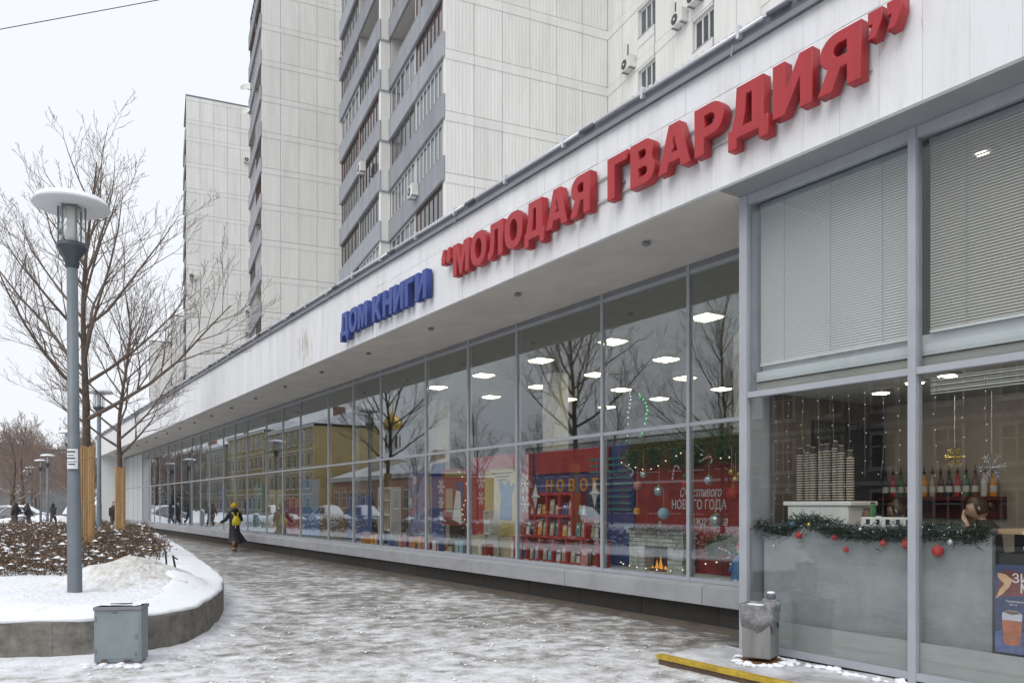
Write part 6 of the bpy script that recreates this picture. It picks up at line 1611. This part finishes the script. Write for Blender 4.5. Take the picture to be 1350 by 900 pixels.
    ap.append([tuple(Vector(p) + f * 0.006) for p in ap[0]]); loft(ap).build('apron', 'd_black', root)
    return root
barista(3.88, 8.02, 'barista with brown hair tied back, hand raised to the face, looking down', rad(118), True, 0.16)
barista(4.87, 8.3, 'brown haired person bending over the counter half behind the cafe mullion', rad(110), False, 0.13)

# ------------------------------------------------------------------ parked cars
M['tyre'] = mat('tyre', (0.02, 0.02, 0.02), 0.85); M['rim'] = mat('rim', (0.35, 0.36, 0.37), 0.35, metal=0.7); M['car_glass'] = mat('car_glass', (0.02, 0.025, 0.03), 0.06, spec=0.7); M['tail'] = mat('tail_lamp', (0.30, 0.01, 0.01), 0.25); M['head_lamp'] = mat('head_lamp', (0.6, 0.62, 0.64), 0.15)
def car(loc, rz, paint, label, group, snowy=False):
    root = empty('parked_car', loc, rz, label, 'car', group)
    def ring(x, pts): return [(x, y, z) for y, z in pts]
    def sec(x, hw, z0, z1, r): return ring(x, [(-hw * 0.9, z0), (-hw, z0 + 0.15), (-hw, z1 - r), (-hw + r * 0.8, z1), (hw - r * 0.8, z1), (hw, z1 - r), (hw, z0 + 0.15), (hw * 0.9, z0)])
    loft([sec(-2.2, 0.70, 0.38, 0.72, 0.10), sec(-2.1, 0.84, 0.26, 0.86, 0.10), sec(-1.5, 0.88, 0.22, 0.93, 0.08), sec(0.3, 0.88, 0.22, 0.93, 0.08), sec(1.0, 0.88, 0.22, 0.92, 0.08), sec(1.9, 0.84, 0.24, 0.78, 0.12), sec(2.2, 0.70, 0.30, 0.62, 0.12)]).build('body', paint, root, smooth=False, bevel=0.03)
    def gs(x, hw, z): return [(x, -hw, z), (x, hw, z)]
    cabv = [(-1.75, -0.80, 0.92), (1.05, -0.80, 0.90), (1.05, 0.80, 0.90), (-1.75, 0.80, 0.92), (-1.2, -0.62, 1.44), (0.25, -0.62, 1.44), (0.25, 0.62, 1.44), (-1.2, 0.62, 1.44)]
    MB().raw(cabv, [(0, 3, 2, 1), (4, 5, 6, 7), (0, 1, 5, 4), (1, 2, 6, 5), (2, 3, 7, 6), (3, 0, 4, 7)]).build('windows', 'car_glass', root)
    MB().prism([(-1.28, -0.64), (0.33, -0.64), (0.33, 0.64), (-1.28, 0.64)], 1.43, 1.475, 'z').build('roof', paint, root, bevel=0.02)
    for sy in (-1, 1):
        for a, b in (((-1.74, 0.81, 0.92), (-1.22, 0.63, 1.44)), ((1.04, 0.81, 0.90), (0.26, 0.63, 1.44)), ((-0.42, 0.81, 0.92), (-0.45, 0.63, 1.44))): MB().tube([(a[0], sy * a[1], a[2]), (b[0], sy * b[1], b[2])], 0.035, 5).build('pillar', paint, root)
        for x in (-1.35, 1.35):
            w = MB().lathe([(0.20, -0.1), (0.31, -0.1), (0.325, -0.06), (0.325, 0.06), (0.31, 0.1), (0.20, 0.1)], 22).build('wheel', 'tyre', root, loc=(x, sy * 0.80, 0.325)); w.rotation_euler = (rad(90), 0, 0)
            MB().lathe([(0.21, -0.085), (0.21, 0.085)], 18).build('rim', 'rim', w)
        MB().box(2.08, 2.19, sy * 0.62 - 0.13, sy * 0.62 + 0.13, 0.58, 0.70).build('headlight', 'head_lamp', root, bevel=0.02); MB().box(-2.19, -2.10, sy * 0.66 - 0.1, sy * 0.66 + 0.1, 0.62, 0.80).build('tail_light', 'tail', root, bevel=0.02)
        MB().box(0.55, 0.70, sy * 0.97 - 0.08, sy * 0.97 + 0.08, 0.93, 1.05).build('mirror', paint, root, bevel=0.02)
    if snowy:
        rg_ = []
        for x, z, hw in ((-2.1, 0.86, 0.78), (-1.75, 1.0, 0.8), (-1.2, 1.50, 0.62), (-0.5, 1.57, 0.66), (0.25, 1.50, 0.62), (1.05, 1.0, 0.78), (1.9, 0.86, 0.76)): rg_.append([(x, -hw, z - 0.06), (x, -hw * 0.8, z + 0.05), (x, 0, z + 0.09), (x, hw * 0.8, z + 0.05), (x, hw, z - 0.06)])
        loft(rg_).build('snow_cover', 'snow', root, smooth=True)
    return root
cm('paint_red', (0.22, 0.03, 0.03), 0.3, var=0.1); cm('paint_grey', (0.18, 0.19, 0.20), 0.3, var=0.1); cm('paint_white', (0.62, 0.63, 0.64), 0.35, var=0.05); cm('paint_blue', (0.04, 0.08, 0.16), 0.3, var=0.1)
for i, (s_, p, sn) in enumerate(((31, 'paint_grey', True), (44, 'paint_red', False), (57, 'paint_blue', True), (64, 'paint_white', True), (71, 'paint_grey', False), (79, 'paint_red', True))):
    car(W(s_, -7.6, -0.02), math.atan2(DY, DX), p, {'paint_grey': 'grey', 'paint_red': 'dark red', 'paint_blue': 'dark blue', 'paint_white': 'white'}[p] + ' car at the kerb seen mirrored in the shop glass', 'cars along the kerb', sn)
for (x, y, a, p, lab) in ((-41.5, 68.0, 0.25, 'paint_grey', 'snow-covered grey car parked before the far trees'), (-46.8, 75.0, 0.2, 'paint_white', 'snow-covered white car parked farthest down the street'), (-39.4, 72.0, 1.9, 'paint_blue', 'snow-covered dark car parked near the far lamps')):
    car((x, y, -0.02), a, p, lab, 'snowy cars down the street', True)

# ------------------------------------------------------------------ snow banks, bollards
def bank(c0, c1, w, h, label, seed):
    p0, p1 = Vector(c0), Vector(c1); d = (p1 - p0); L_ = d.length; d.normalize(); q = Vector((-d.y, d.x, 0)); n = max(8, int(L_ / 0.4)); m_ = 12; vs = []; fs = []
    for i in range(n + 1):
        t = i / n; e = min(1, min(t, 1 - t) * n / 4)
        for j in range(m_ + 1):
            u = j / m_ * 2 - 1; p = p0 + d * (L_ * t) + q * (u * w * (0.6 + 0.4 * e)); hh = h * e * max(0, 1 - u * u) * (0.8 + 0.55 * fbm(p.x * 0.6, p.y * 0.6, seed)) + 0.05 * fn(p.x * 2, p.y * 2, seed)
            vs.append((p.x - p0.x, p.y - p0.y, max(-0.04, hh) if 0 < j < m_ and 0 < i < n else -0.05))
    for i in range(n):
        for j in range(m_): fs.append((i * (m_ + 1) + j, (i + 1) * (m_ + 1) + j, (i + 1) * (m_ + 1) + j + 1, i * (m_ + 1) + j + 1))
    o = MB().raw(vs, fs).build('snow_bank', 'snow', None, p0, 0, smooth=True); tag(o, label, 'snow bank', 'shovelled snow banks')
bank(W(29, -5.4), W(110, -5.2), 1.0, 0.8, 'long shovelled snow bank along the kerb mirrored in the shop glass', 1)
bank((-25.5, 41.0, 0), (-31.0, 46.5, 0), 1.2, 0.55, 'white snow heap beyond the far end of the planter', 2)
bank((-31.5, 44.5, 0), (-36.5, 50.0, 0), 1.4, 0.6, 'white snow heap beside the concrete bollard', 3)
bank((-36, 66, 0), (-52, 70, 0), 1.5, 0.8, 'long snow bank before the parked cars down the street', 4)
for i, (x, y, h) in enumerate(((-27.4, 44.5, 1.0), (-34.5, 56.0, 1.15), (-30.4, 44.0, 0.9))):
    o = empty('bollard', (x, y, 0), 0, ('round concrete bollard with a snow cap past the planter', 'taller concrete bollard with a snow cap further down', 'small concrete bollard at the snow heap')[i], 'bollard', 'concrete bollards')
    MB().lathe([(0.20, 0), (0.21, 0.05), (0.19, 0.1), (0.18, h - 0.1), (0.15, h)], 16).build('post', cm('bollard_grey', (0.27, 0.28, 0.29), 0.8, var=0.15), o, smooth=True); MB().lathe([(0.19, h - 0.01), (0.20, h + 0.04), (0.12, h + 0.10), (0.02, h + 0.12)], 14).build('snow_cap', 'snow', o, smooth=True)

# ------------------------------------------------------------------ buildings across the street (mirrored in the glass) and far down it
cm('h_yellow', (0.47, 0.36, 0.17), 0.85, var=0.15, scale=1); cm('h_pink', (0.42, 0.24, 0.18), 0.85, var=0.15, scale=1); cm('h_grey', (0.28, 0.28, 0.28), 0.85, var=0.15, scale=1); cm('h_cream', (0.48, 0.43, 0.33), 0.85, var=0.12, scale=1); cm('h_brick', (0.26, 0.12, 0.08), 0.85, var=0.2, scale=3)
def house(loc, rz, L_, dep, h, m, floors, label, nwin=None, group='houses across the street', ww=1.1):
    root = empty('street_house', loc, rz, label, 'house', group)      # front on -y, x along the street
    MB().box(-L_ / 2, L_ / 2, 0, dep, 0, h).build('wall', m, root)
    rf = MB().box(-L_ / 2 - 0.2, L_ / 2 + 0.2, -0.29, dep, h + 0.341, h + 0.5).build('roof', 'coping' if m == 'h_brick' else 'h_grey', root) if (m == 'h_brick' or group == 'houses down the street') else MB().prism([(-0.4, h + 0.35), (dep + 0.4, h + 0.35), (dep / 2, h + 2.2)], -L_ / 2 - 0.4, L_ / 2 + 0.4, 'x').build('roof', 'snow', root)
    MB().box(-L_ / 2 + 3, -L_ / 2 + 3.8, dep * 0.4, dep * 0.55, h + 1.2, h + 3.2).build('chimney', 'h_brick', rf)
    MB().box(-L_ / 2 - 0.25, L_ / 2 + 0.25, -0.3, -0.001, h - 0.15, h + 0.34).build('cornice', 'd_white', root)
    fh = h / floors
    for k in range(1, floors): MB().box(-L_ / 2, L_ / 2, -0.10, -0.001, fh * k - 0.12, fh * k + 0.08).build('string_course', 'd_white', root)
    n = nwin or int(L_ / 2.6); wh = min(1.9, fh * 0.55)
    fm = MB().box(-ww / 2 - 0.14, ww / 2 + 0.14, -0.07, -0.002, -0.14, wh + 0.16).mesh('window', 'h_brick' if m == 'h_brick' else 'd_white'); pm = MB().box(-ww / 2, ww / 2, -0.085, -0.071, 0, wh).mesh('pane', 'far_glass'); bm_ = MB().box(-0.04, 0.04, -0.1, -0.086, 0.0, wh).box(-ww / 2, ww / 2, -0.1, -0.087, wh * 0.62, wh * 0.62 + 0.07).mesh('glazing_bar', 'd_brown' if m == 'h_brick' else 'd_white'); sm_ = MB().box(-ww / 2 - 0.2, ww / 2 + 0.2, -0.22, -0.071, -0.2, -0.141).mesh('sill', 'snow')
    for k in range(floors):
        for i in range(n):
            x = -L_ / 2 + (i + 0.5) * L_ / n; w = link('window', fm, root, (x, 0, fh * k + fh * 0.28)); link('pane', pm, w); link('glazing_bar', bm_, w); link('sill', sm_, w)
    MB().box(-0.7, 0.7, -0.12, -0.002, 0, 2.3).build('door', 'd_brown', root)
    return root
OPP = TH + math.pi
DO = -21.0
for (s_, D_, L_, h, m, fl_, lab) in ((17, DO, 22, 8.0, 'h_grey', 3, 'grey three-storey house across the street'), (54, -34, 38, 7.4, 'h_brick', 2, 'dark brick flat-roofed house added across the street to darken the shop reflections'), (91, DO - 2, 24, 4.8, 'h_pink', 1, 'low pinkish house with a broad snowy roof across the street'),  # brick house added unseen, its height and dark tone darken the lower pane reflections
        (117, DO, 22, 12.5, 'h_yellow', 4, 'yellow four-storey house across the street'), (141, DO, 22, 13.5, 'h_yellow', 4, 'second yellow house further along the street'), (167, DO, 26, 12.5, 'h_cream', 4, 'cream four-storey house across the street'), (197, DO, 28, 13, 'h_grey', 4, 'grey four-storey house across the street'), (-14, DO, 24, 11, 'h_cream', 3, 'cream house across the street beyond the cafe end')):
    house(W(s_, D_), OPP, L_, 10, h, m, fl_, lab)
ch = empty('church_tower', W(95.0, -27.5), OPP, 'small church drum with a golden cupola over the low pink house', 'church')
MB().lathe([(3.2, 0), (3.2, 6.5), (2.4, 7.4), (1.3, 8.0)], 8).build('base', 'h_cream', ch); MB().lathe([(2.5, 7.42), (1.6, 8.1), (1.15, 8.35)], 8).build('roof_snow', 'snow', ch)
dr = MB().lathe([(1.0, 8.0), (1.0, 11.2), (1.15, 11.3)], 16).build('drum', 'd_white', ch)
for k in range(8):
    a = k * math.pi / 4; MB().box(-0.16, 0.16, -0.03, 0.03, 0, 1.7).build('drum_window', 'far_glass', dr, loc=(1.0 * math.cos(a), 1.0 * math.sin(a), 8.9), rz=a + math.pi / 2)
MB().lathe([(1.1, 11.31), (1.25, 11.6), (1.3, 12.1), (1.05, 12.7), (0.5, 13.2), (0.15, 13.6), (0.06, 14.2)], 20).build('cupola', 'd_gold', ch, smooth=True)
MB().box(-0.04, 0.04, -0.04, 0.04, 14.2, 15.3).box(-0.3, 0.3, -0.04, 0.04, 14.8, 14.88).build('cross', 'd_gold', ch)
house((-92, 128, 0), rad(-32), 34, 12, 10.0, 'h_grey', 3, 'grey house with a flat eave behind the far bare trees', group='houses down the street')
house((-112, 150, 0), rad(-20), 40, 12, 12.5, 'h_cream', 4, 'taller pale house behind the grey one down the street', group='houses down the street')
# overhead cable at the upper left
P0 = Vector((-40, 55, 33.6)); P1 = Vector((-18.8, 42, 28.7))
o = MB().tube([(-45, 44.5, 26.4), (-30.0, 46.7, 29.5), (-18.5, 47.5, 32.2), (-19.6, 62.2, 43.0)], 0.025, 5).build('overhead_cable', 'd_black'); tag(o, 'thin overhead cable crossing the sky from the middle tower', 'cable')
